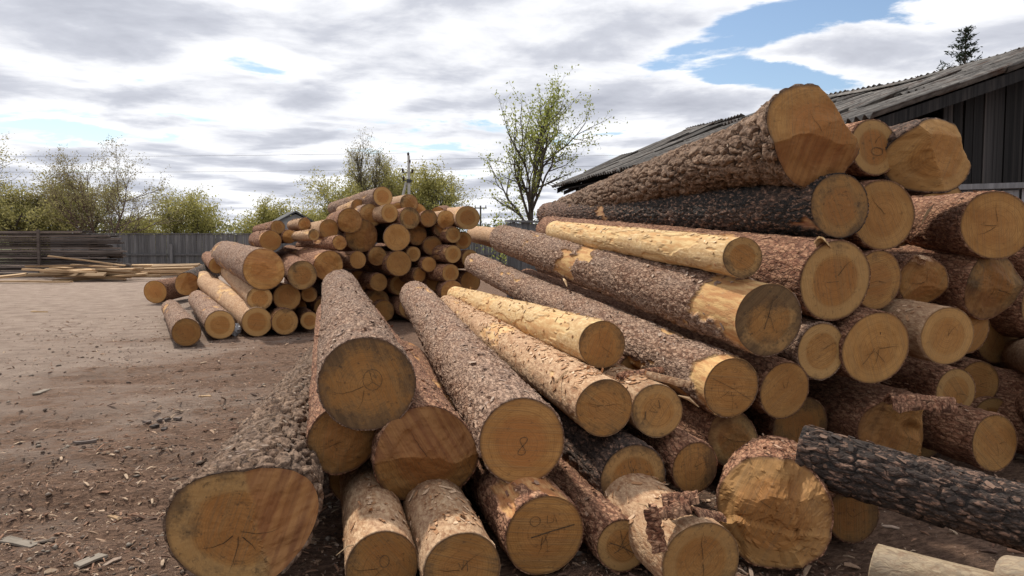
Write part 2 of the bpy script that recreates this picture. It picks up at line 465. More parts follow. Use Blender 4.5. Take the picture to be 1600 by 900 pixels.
M_CRACK = simple('dark_drying_crack', (0.03, 0.018, 0.010), (0.06, 0.034, 0.018))
M_MARK = simple('dark_crayon_mark', (0.045, 0.030, 0.020), (0.15, 0.09, 0.045), (140, 140, 140))
M_FLAKE = simple('loose_bark_flake', (0.8, 0.8, 0.8), (1.0, 1.0, 1.0), (40, 40, 40), attr='tint')
M_CHIP = simple('ground_bark_chip', (0.75, 0.75, 0.75), (1.0, 1.0, 1.0), (60, 60, 60), attr='tint')
M_OLDBOARD = simple('blackened_weathered_board', (0.013, 0.012, 0.012), (0.036, 0.033, 0.032), (34, 34, 1.6), rnd=0.6, c3=(0.055, 0.048, 0.044))
M_GREYBOARD = simple('grey_weathered_board', (0.105, 0.102, 0.103), (0.16, 0.155, 0.155), (30, 30, 2.5), rnd=0.28, c3=(0.10, 0.095, 0.095))
M_PALEGREY = simple('pale_grey_weathered_board', (0.20, 0.20, 0.205), (0.32, 0.32, 0.325), (30, 30, 2.5), rnd=0.2)
M_STACK = simple('dark_brown_stacked_board', (0.07, 0.055, 0.048), (0.15, 0.118, 0.10), (1.5, 20, 20), rnd=0.6, c3=(0.16, 0.13, 0.11))
M_SLAB = simple('fresh_cut_slab_wood', (0.28, 0.175, 0.095), (0.48, 0.335, 0.19), (2, 30, 30), rnd=0.4, c3=(0.20, 0.12, 0.07))
M_SLATE = simple('weathered_corrugated_cement_sheet', (0.085, 0.078, 0.072), (0.19, 0.175, 0.158), (9, 9, 9), rnd=0.3, c3=(0.075, 0.048, 0.036), bump=0.004)
M_SCRAP = simple('dirty_old_scrap_wood', (0.17, 0.14, 0.11), (0.27, 0.23, 0.185), (8, 40, 40), rnd=0.15)
M_CONC = simple('pale_concrete', (0.36, 0.35, 0.33), (0.46, 0.45, 0.42), (6, 6, 6))
M_DARKMETAL = simple('dark_steel', (0.035, 0.035, 0.04), (0.06, 0.06, 0.065), (20, 20, 20), 0.6)
M_WIRE = simple('wire_aluminium', (0.10, 0.10, 0.11), (0.14, 0.14, 0.15), (1, 1, 1), 0.6)
M_PORC = simple('dark_insulator', (0.03, 0.02, 0.018), (0.05, 0.03, 0.025), (20, 20, 20), 0.4)
M_TRUNK = simple('grey_brown_branch_bark', (0.055, 0.045, 0.038), (0.10, 0.085, 0.07), (12, 12, 4))
M_TWIGRED = simple('reddish_bare_twig', (0.10, 0.065, 0.05), (0.16, 0.11, 0.09), (12, 12, 4))
M_HOUSE = simple('far_grey_cladding', (0.22, 0.22, 0.23), (0.28, 0.28, 0.29), (3, 3, 3))
M_HROOF = simple('far_dark_roof_felt', (0.07, 0.07, 0.075), (0.10, 0.10, 0.10), (3, 3, 3))
M_GLASS = simple('far_window_pane', (0.03, 0.035, 0.04), (0.05, 0.055, 0.06), (3, 3, 3), 0.15)
M_PLASTIC = simple('crumpled_white_plastic', (0.62, 0.66, 0.70), (0.78, 0.80, 0.82), (20, 20, 20), 0.35)

def leaf_material(name, c1, c2):
    t = NT(name)
    _, a, b, c_, al = t.attr('tint')
    c = t.mix(a, c1, c2)
    t.done(c, 0.7)
    tr = t.node('ShaderNodeBsdfTranslucent'); t.link(c, tr.inputs['Color'])
    mx = t.node('ShaderNodeMixShader'); mx.inputs[0].default_value = 0.5
    t.link(t.b.outputs[0], mx.inputs[1]); t.link(tr.outputs[0], mx.inputs[2]); t.link(mx.outputs[0], t.out.inputs[0])
    return t.m
M_LEAF_WILLOW = leaf_material('olive_spring_willow_leaf', (0.25, 0.235, 0.075), (0.40, 0.36, 0.15))
M_LEAF_YELLOW = leaf_material('yellow_green_spring_leaf', (0.28, 0.265, 0.075), (0.45, 0.41, 0.15))
M_LEAF_YOUNG = leaf_material('young_maple_leaf', (0.20, 0.24, 0.045), (0.40, 0.42, 0.12))
M_LEAF_BUD = leaf_material('brownish_leaf_bud', (0.22, 0.19, 0.09), (0.34, 0.30, 0.16))
M_NEEDLE = leaf_material('dark_spruce_needle', (0.012, 0.022, 0.013), (0.03, 0.045, 0.022))
M_LEAF_FAR = leaf_material('far_wood_foliage', (0.07, 0.085, 0.045), (0.12, 0.13, 0.07))

# ------------------------------------------------------------------ ground
def ground_h(x, y):
    x = np.asarray(x, float); y = np.asarray(y, float)
    near = np.exp(-((np.maximum(y, 0) / 14.0) ** 2))
    rx, ry = x * 0.94 + y * 0.34, -x * 0.34 + y * 0.94      # wheel ruts sweep across the yard
    h = 0.055 * (fbm(rx * 0.55, ry * 1.1, 3, 4) - 0.5)
    h = h + 0.075 * (fbm(rx * 1.6, ry * 5.0, 11, 5, gain=.55) - 0.5)
    h = h + 0.05 * (fbm(rx * 6, ry * 13, 21, 5, gain=0.65) - 0.5)
    for a, k in ((4.3, .22), (5.5, .20), (7.4, .16), (9.2, .14)):       # wheel ruts with soft berms
        q = y - (a + k * (x + 3) + .35 * np.sin(.55 * x + a) + .12 * np.sin(1.9 * x))
        m = sstep(-1.0, -1.8, x + .12 * y)
        h = h + m * (-.055 * np.exp(-(q / .15) ** 2) + .035 * np.exp(-((np.abs(q) - .27) / .10) ** 2)) * (.5 + fbm(x * 1.3, y * 1.3, 83, 3))
    return h * (0.25 + 0.75 * near) - 0.012

def build_ground():
    ys = [1.2]
    while ys[-1] < 5000: ys.append(ys[-1] * 1.0145 if ys[-1] < 50 else ys[-1] * 1.12)
    ys = np.array([-300, -60, -15, -5, -2, 0, 0.7] + ys)
    xm = np.arange(-8, 3.0, 0.042)
    lo, hi, st = [xm[0]], [xm[-1]], 0.05
    while lo[-1] > -5000:
        st *= 1.14; lo.append(lo[-1] - st); hi.append(hi[-1] + st)
    xs = np.concatenate([np.array(lo[1:])[::-1], xm, np.array(hi[1:])])
    X, Y = np.meshgrid(xs, ys)
    Z = ground_h(X, Y)
    V = np.stack([X, Y, Z], -1).reshape(-1, 3)
    ny, nx = X.shape
    i = np.arange(ny - 1)[:, None] * nx + np.arange(nx - 1)[None, :]
    Q = np.stack([i, i + 1, i + nx + 1, i + nx], -1).reshape(-1, 4)
    t = NT('yard_dirt')
    p = t.objc()
    sx = t.node('ShaderNodeSeparateXYZ'); t.link(p, sx.inputs[0])
    rp = t.mapping(p, (1, 1, 1), rot=(0, 0, rad(-20)))
    big = t.noise(t.mapping(rp, (0.4, 0.7, 1)), 1.0, 5, 0.6, 0.3)
    med = t.noise(t.mapping(rp, (2.6, 4.6, 1)), 1.0, 6, 0.65, 0.4)
    fin = t.noise(t.mapping(rp, (16, 38, 30)), 1.0, 7, 0.72)
    grit = t.noise(p, 160, 4, 0.7)
    sand = t.mix(t.rng(med, 0.3, 0.7), (0.26, 0.188, 0.145), (0.43, 0.332, 0.265))
    sand = t.mix(t.rng(grit, 0.55, 0.75, 0, 0.5), sand, (0.15, 0.12, 0.095))
    mulch = t.mix(t.rng(fin, 0.35, 0.65), (0.10, 0.056, 0.036), (0.28, 0.170, 0.112))
    mulch = t.mix(t.rng(grit, 0.58, 0.70, 0, 0.8), mulch, (0.44, 0.30, 0.20))
    near_pile = t.math('MULTIPLY_ADD', sx.outputs[0], 0.045, 0.16)
    mm = t.math('ADD', t.math('MULTIPLY_ADD', med, 0.55, t.math('MULTIPLY', big, 0.6)), near_pile)
    mm = t.math('MULTIPLY_ADD', fin, 0.30, mm)
    c = t.mix(t.rng(mm, 0.58, 0.78), sand, mulch)
    damp = t.rng(t.noise(t.mapping(rp, (0.8, 2.4, 1), (9, 4, 0)), 1.0, 5, 0.6), 0.58, 0.72, 0, 0.55)
    c = t.mix(damp, c, (0.12, 0.085, 0.065))
    grass = t.mix(t.rng(fin, 0.3, 0.7), (0.06, 0.075, 0.025), (0.13, 0.13, 0.06))
    c = t.mix(t.rng(sx.outputs[1], 44.5, 48.0), c, grass)
    h = t.math('MULTIPLY_ADD', grit, 0.3, t.math('MULTIPLY_ADD', fin, 0.9, med))
    t.done(c, 0.95, t.bump(h, 0.055, 1.0))
    g = obj('ground', mesh_np('ground', V, [Q], t.m, True))
    tag(g, kind='structure')
build_ground()

# ------------------------------------------------------------------ logs
def chop_fn(kind, R, rng):
    """how far the near end is cut back at (x, y); second value marks torn or turned-away facets"""
    if kind == 'flat':
        a, b = rng.uniform(-0.10, 0.10), rng.uniform(-0.10, 0.10)
        return lambda x, y: (a * x + b * y, np.zeros_like(x))
    if kind == 'notch_right':
        def f(x, y):
            w = 0.03 * (fbm(y * 18 + 5, x * 6, 4, 3) - 0.5)
            q = (x + 0.25 * y - 0.30 * R + w) * 1.1
            return np.maximum(-0.12 * x, q), sstep(0.0, 0.02, q + 0.12 * x)
        return f
    if kind == 'ridge':
        def f(x, y):
            w = 0.06 * (fbm(x * 12, y * 12, 6, 4) - 0.5)
            up = (y - 0.05 * R + w) * 0.40; dn = -(y - 0.05 * R) * 0.55
            return np.maximum(up, dn) + w * 0.4, sstep(-0.02, 0.03, up - dn)
        return f
    if kind == 'wedge_top':
        def f(x, y):
            w = 0.02 * (fbm(x * 8 + 2, y * 8, 12, 3) - .5)
            a = (y - 0.55 * x - 0.05 * R) * 0.42
            b = -(y + 0.12 * R + 0.15 * x) * 0.50
            c = (0.8 * x + 0.6 * y - 0.52 * R) * 2.0
            d = (0.8 * x - 0.6 * y - 0.70 * R) * 1.2
            m = np.maximum(np.maximum(a, b), np.maximum(c, d))
            return np.maximum(m, 0) + w, sstep(-0.01, 0.02, b - np.maximum(a, 0)) * 0.7
        return f
    if kind == 'wedge_left':
        def f(x, y):
            a = -(x + 0.30 * R + 0.25 * y) * 1.5
            b = (y - 0.50 * R) * 0.8
            c = (x + .5 * y - .75 * R) * 1.2
            w = 0.02 * (fbm(x * 8 + 2, y * 8, 14, 3) - .5)
            return np.maximum(np.maximum(a, b), np.maximum(c, 0.05 * x)) + w, np.zeros_like(x)
        return f
    if kind == 'split':
        def f(x, y):
            w = fbm(x * 9 + 3, y * 9, 33, 4, gain=.55) - .5
            a = (x - .38 * R) * 1.0
            b = -(x + .15 * R + .4 * y) * .25
            pocket = .05 * sstep(.10, .0, np.hypot(x - .05, (y + .02) * 1.5))
            return np.maximum(np.maximum(a, b), 0) + pocket + .035 * w, sstep(0, .02, b) * .5
        return f
    if kind == 'splinter':
        def f(x, y):
            w = fbm(x * 7 + 3, y * 5, 31, 4, gain=0.5) - 0.5
            wq = np.floor(w * 9) / 9
            a = (y - 0.25 * R - 0.2 * x) * 0.9
            e = -(x + 0.45 * R) * .7
            st = sstep(-0.006, 0.006, y + 0.25 * R + 0.10 * w)
            st2 = sstep(-0.006, 0.006, x - 0.35 * R + 0.2 * y + .1 * w)
            return np.maximum(np.maximum(a, e), 0) + st * 0.05 + st2 * .035 + 0.07 * wq + 0.03 * w, st * 0.15 + .25 * st2
        return f
    # 'chop': a felling cut of two or three planes
    pl = []
    for _ in range(rng.choice((2, 3))):
        an = rng.uniform(0, 2 * math.pi)
        pl.append((math.cos(an), math.sin(an), rng.uniform(0.10, 0.50) * R, rng.uniform(0.25, 0.65)))
    def f(x, y):
        h = np.zeros_like(x); fc = np.zeros_like(x)
        for i, (a, b, c, s) in enumerate(pl):
            q = (a * x + b * y - c) * s
            if i == 0: fc = sstep(0, 0.015, q)
            h = np.maximum(h, q)
        w = fbm(x * 14, y * 14, 8, 4) - 0.5
        return h + 0.03 * w, fc * 0.6
    return f

KIND = {  # cell width, cell length, relief, bark thickness share
    'plate': (0.046, 0.150, 0.025), 'scale': (0.036, 0.085, 0.021), 'red': (0.040, 0.105, 0.018),
    'paper': (0.060, 0.12, 0.0075), 'bare': (0.10, 0.22, 0.003), 'char': (0.042, 0.130, 0.019), 'white': (0.10, 0.3, 0.0025)}
FLAKE_COL = {
    'plate': ((0.22, 0.16, 0.12), (0.15, 0.10, 0.075), (0.28, 0.22, 0.17)), 'scale': ((0.28, 0.20, 0.155), (0.23, 0.15, 0.11), (0.37, 0.28, 0.215)),
    'red': ((0.28, 0.16, 0.10), (0.21, 0.11, 0.07), (0.34, 0.22, 0.15)), 'paper': ((0.42, 0.25, 0.14), (0.34, 0.18, 0.09), (0.54, 0.38, 0.25)),
    'bare': ((0.50, 0.33, 0.17), (0.38, 0.20, 0.095), (0.57, 0.42, 0.26)), 'char': ((0.05, 0.038, 0.032), (0.13, 0.08, 0.055), (0.19, 0.12, 0.085)), 'white': ((0.4, 0.32, 0.24),) * 3}

def ribbon(pts, w):
    """flat stroke through 2-D points with half-widths w"""
    pts = np.asarray(pts, float); k = len(pts)
    t = np.gradient(pts, axis=0); t /= np.linalg.norm(t, axis=1)[:, None] + 1e-9
    n = np.stack([-t[:, 1], t[:, 0]], 1); w = np.broadcast_to(np.asarray(w, float), (k,))
    return np.concatenate([pts + n * w[:, None], pts - n * w[:, None]]), [[i, k + i, k + i + 1, i + 1] for i in range(k - 1)]

LOGS = []
def make_log(name, P0, P1, R0, R1, bark, cut='flat', tone=(0.4, 0.3, 0.5), res=(128, 200), seed=0, label=None, group=None, cat='log',
             peel=0.0, flakes=0, cracks=2, marks=None, bend=0.0, flare=0.0, charred=1.0, spiral=0.0, far_chop=False, oval=1.0, cs=1.0, endpeel=0.0):
    rng = random.Random(seed * 31 + 5)
    P0, P1 = Vector(P0), Vector(P1)
    w = (P1 - P0); L = w.length; w.normalize()
    rt = w.cross(Vector((0, 0, 1))).normalized(); up = rt.cross(w).normalized()
    M = Matrix((rt, up, -w)).transposed().to_4x4(); M.translation = P0
    root = empty(name, M)
    tag(root, label, cat, group)
    LOGS.append((name, P0, P1, R0, R1))
    nt, nz = int(res[0] * .76), int(res[1] * .9)
    tg = np.linspace(0, 2 * np.pi, 721)                      # finer all over except along the hidden underside
    wt = 0.38 + 0.62 * sstep(-0.75, -0.35, np.sin(tg)); cw_ = np.concatenate([[0], np.cumsum((wt[1:] + wt[:-1]) / 2)])
    th = np.interp(np.arange(nt) / nt * cw_[-1], cw_, tg)
    d0, d1 = max(P0.y, 0.8), max(P1.y, 0.9)
    tt = np.linspace(0, 1, nz)
    zz = L * ((d1 / d0) ** tt - 1) / (d1 / d0 - 1) if abs(d1 / d0 - 1) > 0.05 else L * tt
    TH, ZZ = np.meshgrid(th, zz)
    cw, cl, amp = KIND[bark]; cw *= cs; cl *= cs; amp *= cs
    big = res[0] >= 100
    if not big: amp *= 0.8
    def rad_base(TH, ZZ):
        r = R0 + (R1 - R0) * (ZZ / L)
        r = r * (1 + 0.05 * (fbm(TH / (2 * np.pi) * 4, ZZ * 0.9, seed + 3, 3, 4) - 0.5) * 2)
        r = r + flare * np.exp(-ZZ / 0.35) * R0 * (0.7 + 0.6 * fbm(TH / (2 * np.pi) * 5, ZZ * 0, seed + 8, 2, 5))
        return r
    per = max(5, int(round(2 * math.pi * R0 / cw)))
    cx = TH / (2 * np.pi) * per
    cy = ZZ / cl
    wx = (fbm(TH / (2 * np.pi) * 12, ZZ * 9, seed + 41, 3, 12) - 0.5)
    wy = (fbm(TH / (2 * np.pi) * 12, ZZ * 9, seed + 47, 3, 12) - 0.5)
    f1, f2, rid, oy, ox = cells(cx + 1.5 * wx + spiral * ZZ * 8, cy + 1.5 * wy, seed, per)
    wx2 = (fbm(TH / (2 * np.pi) * 30, ZZ * 22, seed + 43, 2, 30) - 0.5); wy2 = (fbm(TH / (2 * np.pi) * 30, ZZ * 22, seed + 49, 2, 30) - 0.5)
    per2 = per * 2
    g1, g2, rid2, oy2, ox2 = cells(2 * (cx + 0.8 * wx + 0.5 * wx2), 2.2 * (cy + 0.8 * wy + 0.5 * wy2), seed + 13, per2)
    sg = 1 if seed % 2 else -1
    fine = fbm(TH / (2 * np.pi) * per * 3, ZZ / cl * 4, seed + 71, 3, per * 3) - 0.5
    if bark in ('plate', 'char'):
        edge = sstep(0.03, 0.26, f2 - f1)
        hgt = edge * (0.50 + 0.34 * rid + 0.14 * rid2 + 0.26 * sg * np.clip(oy, -.6, .6)) + 0.10 * fine
    else:
        edge = sstep(0.02, 0.16, f2 - f1); eg = 0.75 * edge * (0.6 + 0.4 * sstep(0.0, 0.12, g2 - g1)) + .25
        hgt = 0.10 + eg * (0.42 * rid + 0.26 * rid2 + 0.32 * (0.5 + sg * np.clip(oy, -.6, .6))) + 0.25 * fine
    hgt = np.clip(hgt, -0.1, 1.2)
    rid = 0.62 * rid + 0.38 * rid2
    pm = np.zeros_like(TH)
    if peel > 0:
        pn = fbm(TH / (2 * np.pi) * 5, ZZ * 1.3, seed + 55, 5, 5, 0.6)
        q = np.quantile(pn, 1 - peel)
        pm = sstep(q - 0.006, q + 0.012, pn)
    if endpeel:
        en = ZZ / endpeel + 1.6 * np.abs(np.cos(TH / 2 - 1.15)) ** -1 - 1.6 + 1.3 * (fbm(TH / (2 * np.pi) * 7, ZZ * 5, seed + 57, 4, 7) - .5)
        pm = np.maximum(pm, sstep(1.03, 0.95, en))
    rb = rad_base(TH, ZZ)
    RR = rb + amp * (hgt - 0.5) * (1 - pm) - pm * (0.4 * amp + 0.004) + pm * 0.004 * fine
    ew = np.exp(-ZZ / 0.012) * 0.65
    RR = RR * (1 - ew) + rb * ew
    cut_0 = chop_fn(cut, R0 * (1 + flare), rng)
    if cut == 'flat': cut_f = cut_0
    else:
        def cut_f(x, y):
            k = R0 * 0.30
            h_, q_ = cut_0(x + k * (fbm(x * 7 + 11, y * 7, 71, 4) - .5), y + k * (fbm(x * 7, y * 7 + 23, 73, 4) - .5))
            return h_ + 0.10 * R0 * (fbm(x * 4 + 7, y * 4, 75, 3) - .5), q_
    X, Y = RR * np.cos(TH) * oval, RR * np.sin(TH) / oval
    back, _ = cut_f(X[0], Y[0])
    Zc = np.maximum(ZZ, 0) + back[None, :] * np.clip(1 - ZZ / max(0.9, 0.25 * L), 0, 1)
    bx = bend * np.sin(np.pi * ZZ / L)
    Zloc = -Zc
    V = np.stack([X + bx, Y, Zloc], -1)
    ch = np.clip(charred, 0, 1) * np.ones_like(TH)
    if charred > 1:   # burnt towards the butt only
        ch = sstep(1.0, 0.45, ZZ / L + 0.15 * (fbm(TH / 6.283 * 6, ZZ * 2, seed, 3, 6) - 0.5))
    A = np.stack([np.clip(hgt, 0, 1), rid, pm, ch], -1)
    # lip: the ring of bark seen end-on
    lipV = V[0].copy(); wood = (rb[0] - (0.22 * amp + 0.0015 if bark in ('scale', 'plate', 'red', 'char') else 0.001)) * (1 + 0.012 * (fbm(th / 6.2832 * 14, th * 0, seed + 5, 3, 14) - .5))
    lx, ly = wood * .985 * np.cos(th) * oval, wood * .985 * np.sin(th) / oval
    lb, _ = cut_f(lx, ly)
    lip = np.stack([lx, ly, -lb - 0.004], -1)
    Vall = np.concatenate([lip[None], V]); 
    la = A[0].copy(); la[:, 0] = 0.0
    Aall = np.concatenate([la[None], A])
    nr = nz + 1
    i = np.arange(nr - 1)[:, None] * nt; j = np.arange(nt)[None, :]; j1 = (j + 1) % nt
    Q = np.stack([i + j, i + nt + j, i + nt + j1, i + j1], -1).reshape(-1, 4)
    b = obj('bark', mesh_np('bark', Vall.reshape(-1, 3), [Q], BARK[bark], True, {'plate': Aall.reshape(-1, 4)}), root)
    b.color = (1, 1, 1, 1)
    # near cut face
    nrr = 16 if big else 7
    if cut != 'flat': nrr = 22 if big else 9
    fr = np.linspace(0, 1, nrr + 1)[1:]
    rim = wood
    ox_, oy_ = rng.uniform(-0.08, 0.08) * R0, rng.uniform(-0.08, 0.08) * R0
    FR, TT = np.meshgrid(fr, np.arange(nt), indexing='ij')
    fx = FR * (rim * np.cos(th) * oval)[None, :]; fy = FR * (rim * np.sin(th) / oval)[None, :]
    fb, ff = cut_f(fx, fy)
    fz = -fb + 0.004 * (fbm(fx * 25, fy * 60, seed + 90, 3) - 0.5)
    cb, cf = cut_f(np.array([0.0]), np.array([0.0]))
    FV = np.concatenate([[[0, 0, -cb[0]]], np.stack([fx, fy, fz], -1).reshape(-1, 3)])
    ringd = np.sqrt((fx - ox_) ** 2 + (fy - oy_) ** 2)
    FA = np.concatenate([[[0, math.hypot(ox_, oy_), cf[0], 1]], np.stack([FR, ringd, ff, np.ones_like(FR)], -1).reshape(-1, 4)])
    jj = np.arange(nt); j1 = (jj + 1) % nt
    T = np.stack([np.zeros(nt, int), 1 + jj, 1 + j1], -1)
    ii = np.arange(nrr - 1)[:, None] * nt + 1
    Q = np.stack([ii + jj, ii + nt + jj, ii + nt + j1[None, :], ii + j1[None, :]], -1).reshape(-1, 4)
    f = obj('cut_face', mesh_np('cut_face', FV, [Q, T], CUT, cut == 'flat', {'face': FA}), root)
    f.color = (tone[0], tone[1], tone[2], 1)
    # far end
    e = np.stack([X[-1], Y[-1], Zloc[-1] - 0.0], -1) * np.array([0.99, 0.99, 1])
    EV = np.concatenate([[[0, 0, Zloc[-1].mean()]], e + np.array([0, 0, 0.004])])
    EA = np.concatenate([[[0, 0, 0, 1]], np.stack([np.ones(nt) * 0.95, np.ones(nt) * R1, np.zeros(nt), np.ones(nt)], -1)])
    ef = obj('cut_face', mesh_np('far_cut_face', EV, [np.stack([np.zeros(nt, int), 1 + j1, 1 + jj], -1)], CUT, True, {'face': EA}), root)
    ef.color = (tone[0] * 0.6, tone[1], tone[2], 1)
    # drying cracks opening from the pith
    def lay(poly2d, faces, nm, mat):
        hx, _ = cut_f(poly2d[:, 0], poly2d[:, 1])
        VV = np.concatenate([poly2d, (-hx + 0.0042)[:, None]], 1)
        return obj(nm, mesh_np(nm, VV, [np.array(faces)], mat), root)
    for k in range(cracks):
        a0 = rng.uniform(0, 2 * math.pi); ln = rng.uniform(0.3, 0.75) * R0; st = rng.uniform(0.0, 0.12) * R0
        pts = []
        for q in range(9):
            s = q / 8
            r_ = st + ln * s; aa = a0 + 0.12 * math.sin(3 * s + k) + rng.uniform(-0.03, 0.03)
            pts.append((ox_ + r_ * math.cos(aa), oy_ + r_ * math.sin(aa)))
        wv = np.array([0.0025, .0028, .0026, .0024, .002, .0016, .0012, .0008, .0002]) * (R0 / 0.2) * rng.uniform(0.25, 0.6)
        lay(*ribbon(pts, wv), 'crack', M_CRACK)
    for pts, wv in (marks or ()):
        pts = np.array(pts) * R0
        lay(*ribbon(pts, wv), 'crayon_mark', M_MARK)
    # loose flakes hanging on the surface
    if flakes:
        mb = MB(); cols = FLAKE_COL[bark]
        for _ in range(int(flakes * (0.7 if bark == 'paper' else 0.4))):
            t_ = rng.random() ** 1.4; z = 0.02 * L + t_ * L * 0.96; a = math.pi / 2 + rng.gauss(0, 0.75)
            zi = min(nz - 1, int(np.searchsorted(zz, z))); ti = int(np.searchsorted(th, a % (2 * math.pi))) % nt
            r = RR[zi, ti] + 0.001
            zl = Zloc[zi, ti]
            ln, wd = rng.uniform(0.015, 0.07), rng.uniform(0.008, 0.026)
            if bark in ('plate', 'char'): wd *= 1.2; ln *= .8
            lift = rng.uniform(0.0, 0.005) + (rng.random() < 0.08) * rng.uniform(0, 0.03)
            ro = rng.gauss(0, 0.4); cr_, sr_ = math.cos(ro), math.sin(ro)
            tv = np.array([-math.sin(a), math.cos(a), 0]); rv = np.array([math.cos(a), math.sin(a), 0]); zv = np.array([0, 0, 1.0])
            e1 = zv * cr_ + tv * sr_; e2 = -zv * sr_ + tv * cr_
            c0 = rv * r + zv * zl + np.array([bx[zi, ti], 0, 0])
            q = []
            for s, lf in ((-0.5, 0.0), (0.05, lift * 0.3), (0.5, lift)):
                for s2 in (-0.5, 0.5):
                    wq = wd * (1 - 0.5 * abs(s)) * rng.uniform(0.6, 1.2)
                    q.append(c0 + e1 * s * ln + e2 * s2 * wq + rv * (lf + rng.uniform(0, 0.002)))
            th_ = rv * 0.0025
            V8 = q + [p_ + th_ for p_ in q]
            Qf = [[0, 1, 3, 2], [2, 3, 5, 4], [6, 8, 9, 7], [8, 10, 11, 9], [0, 6, 7, 1], [4, 5, 11, 10], [0, 2, 8, 6], [2, 4, 10, 8], [1, 7, 9, 3], [3, 9, 11, 5]]
            c = np.array(rng.choice(cols)) * rng.uniform(1.0, 1.5)
            mb.add(V8, Qf, col=(*c, 1))
        fl = mb.build('bark_flakes', M_FLAKE, root); tag(fl, kind='stuff')
    return root

AX = -0.25     # the pile's logs all lean the same way: sideways drift per metre of depth
def near_far(u, v, d, far, L, rise, ax=AX):
    p = px(u, v, d)
    if far: q = px(*far)
    else:
        k = L / math.sqrt(1 + ax * ax)
        q = Vector((p.x + ax * k, p.y + k, p.z + rise))
    return p, q

def circ(cx, cy, rx, ry, n=16, a0=0, a1=6.4):
    return [(cx + rx * math.cos(a0 + (a1 - a0) * i / n), cy + ry * math.sin(a0 + (a1 - a0) * i / n)) for i in range(n + 1)]
EIGHT = [[(0.02 + 0.085 * math.sin(2 * a) + 0.035 * math.cos(a), -0.10 + 0.20 * math.cos(a)) for a in [i * math.pi / 16 for i in range(33)]]]

W = 0.0013
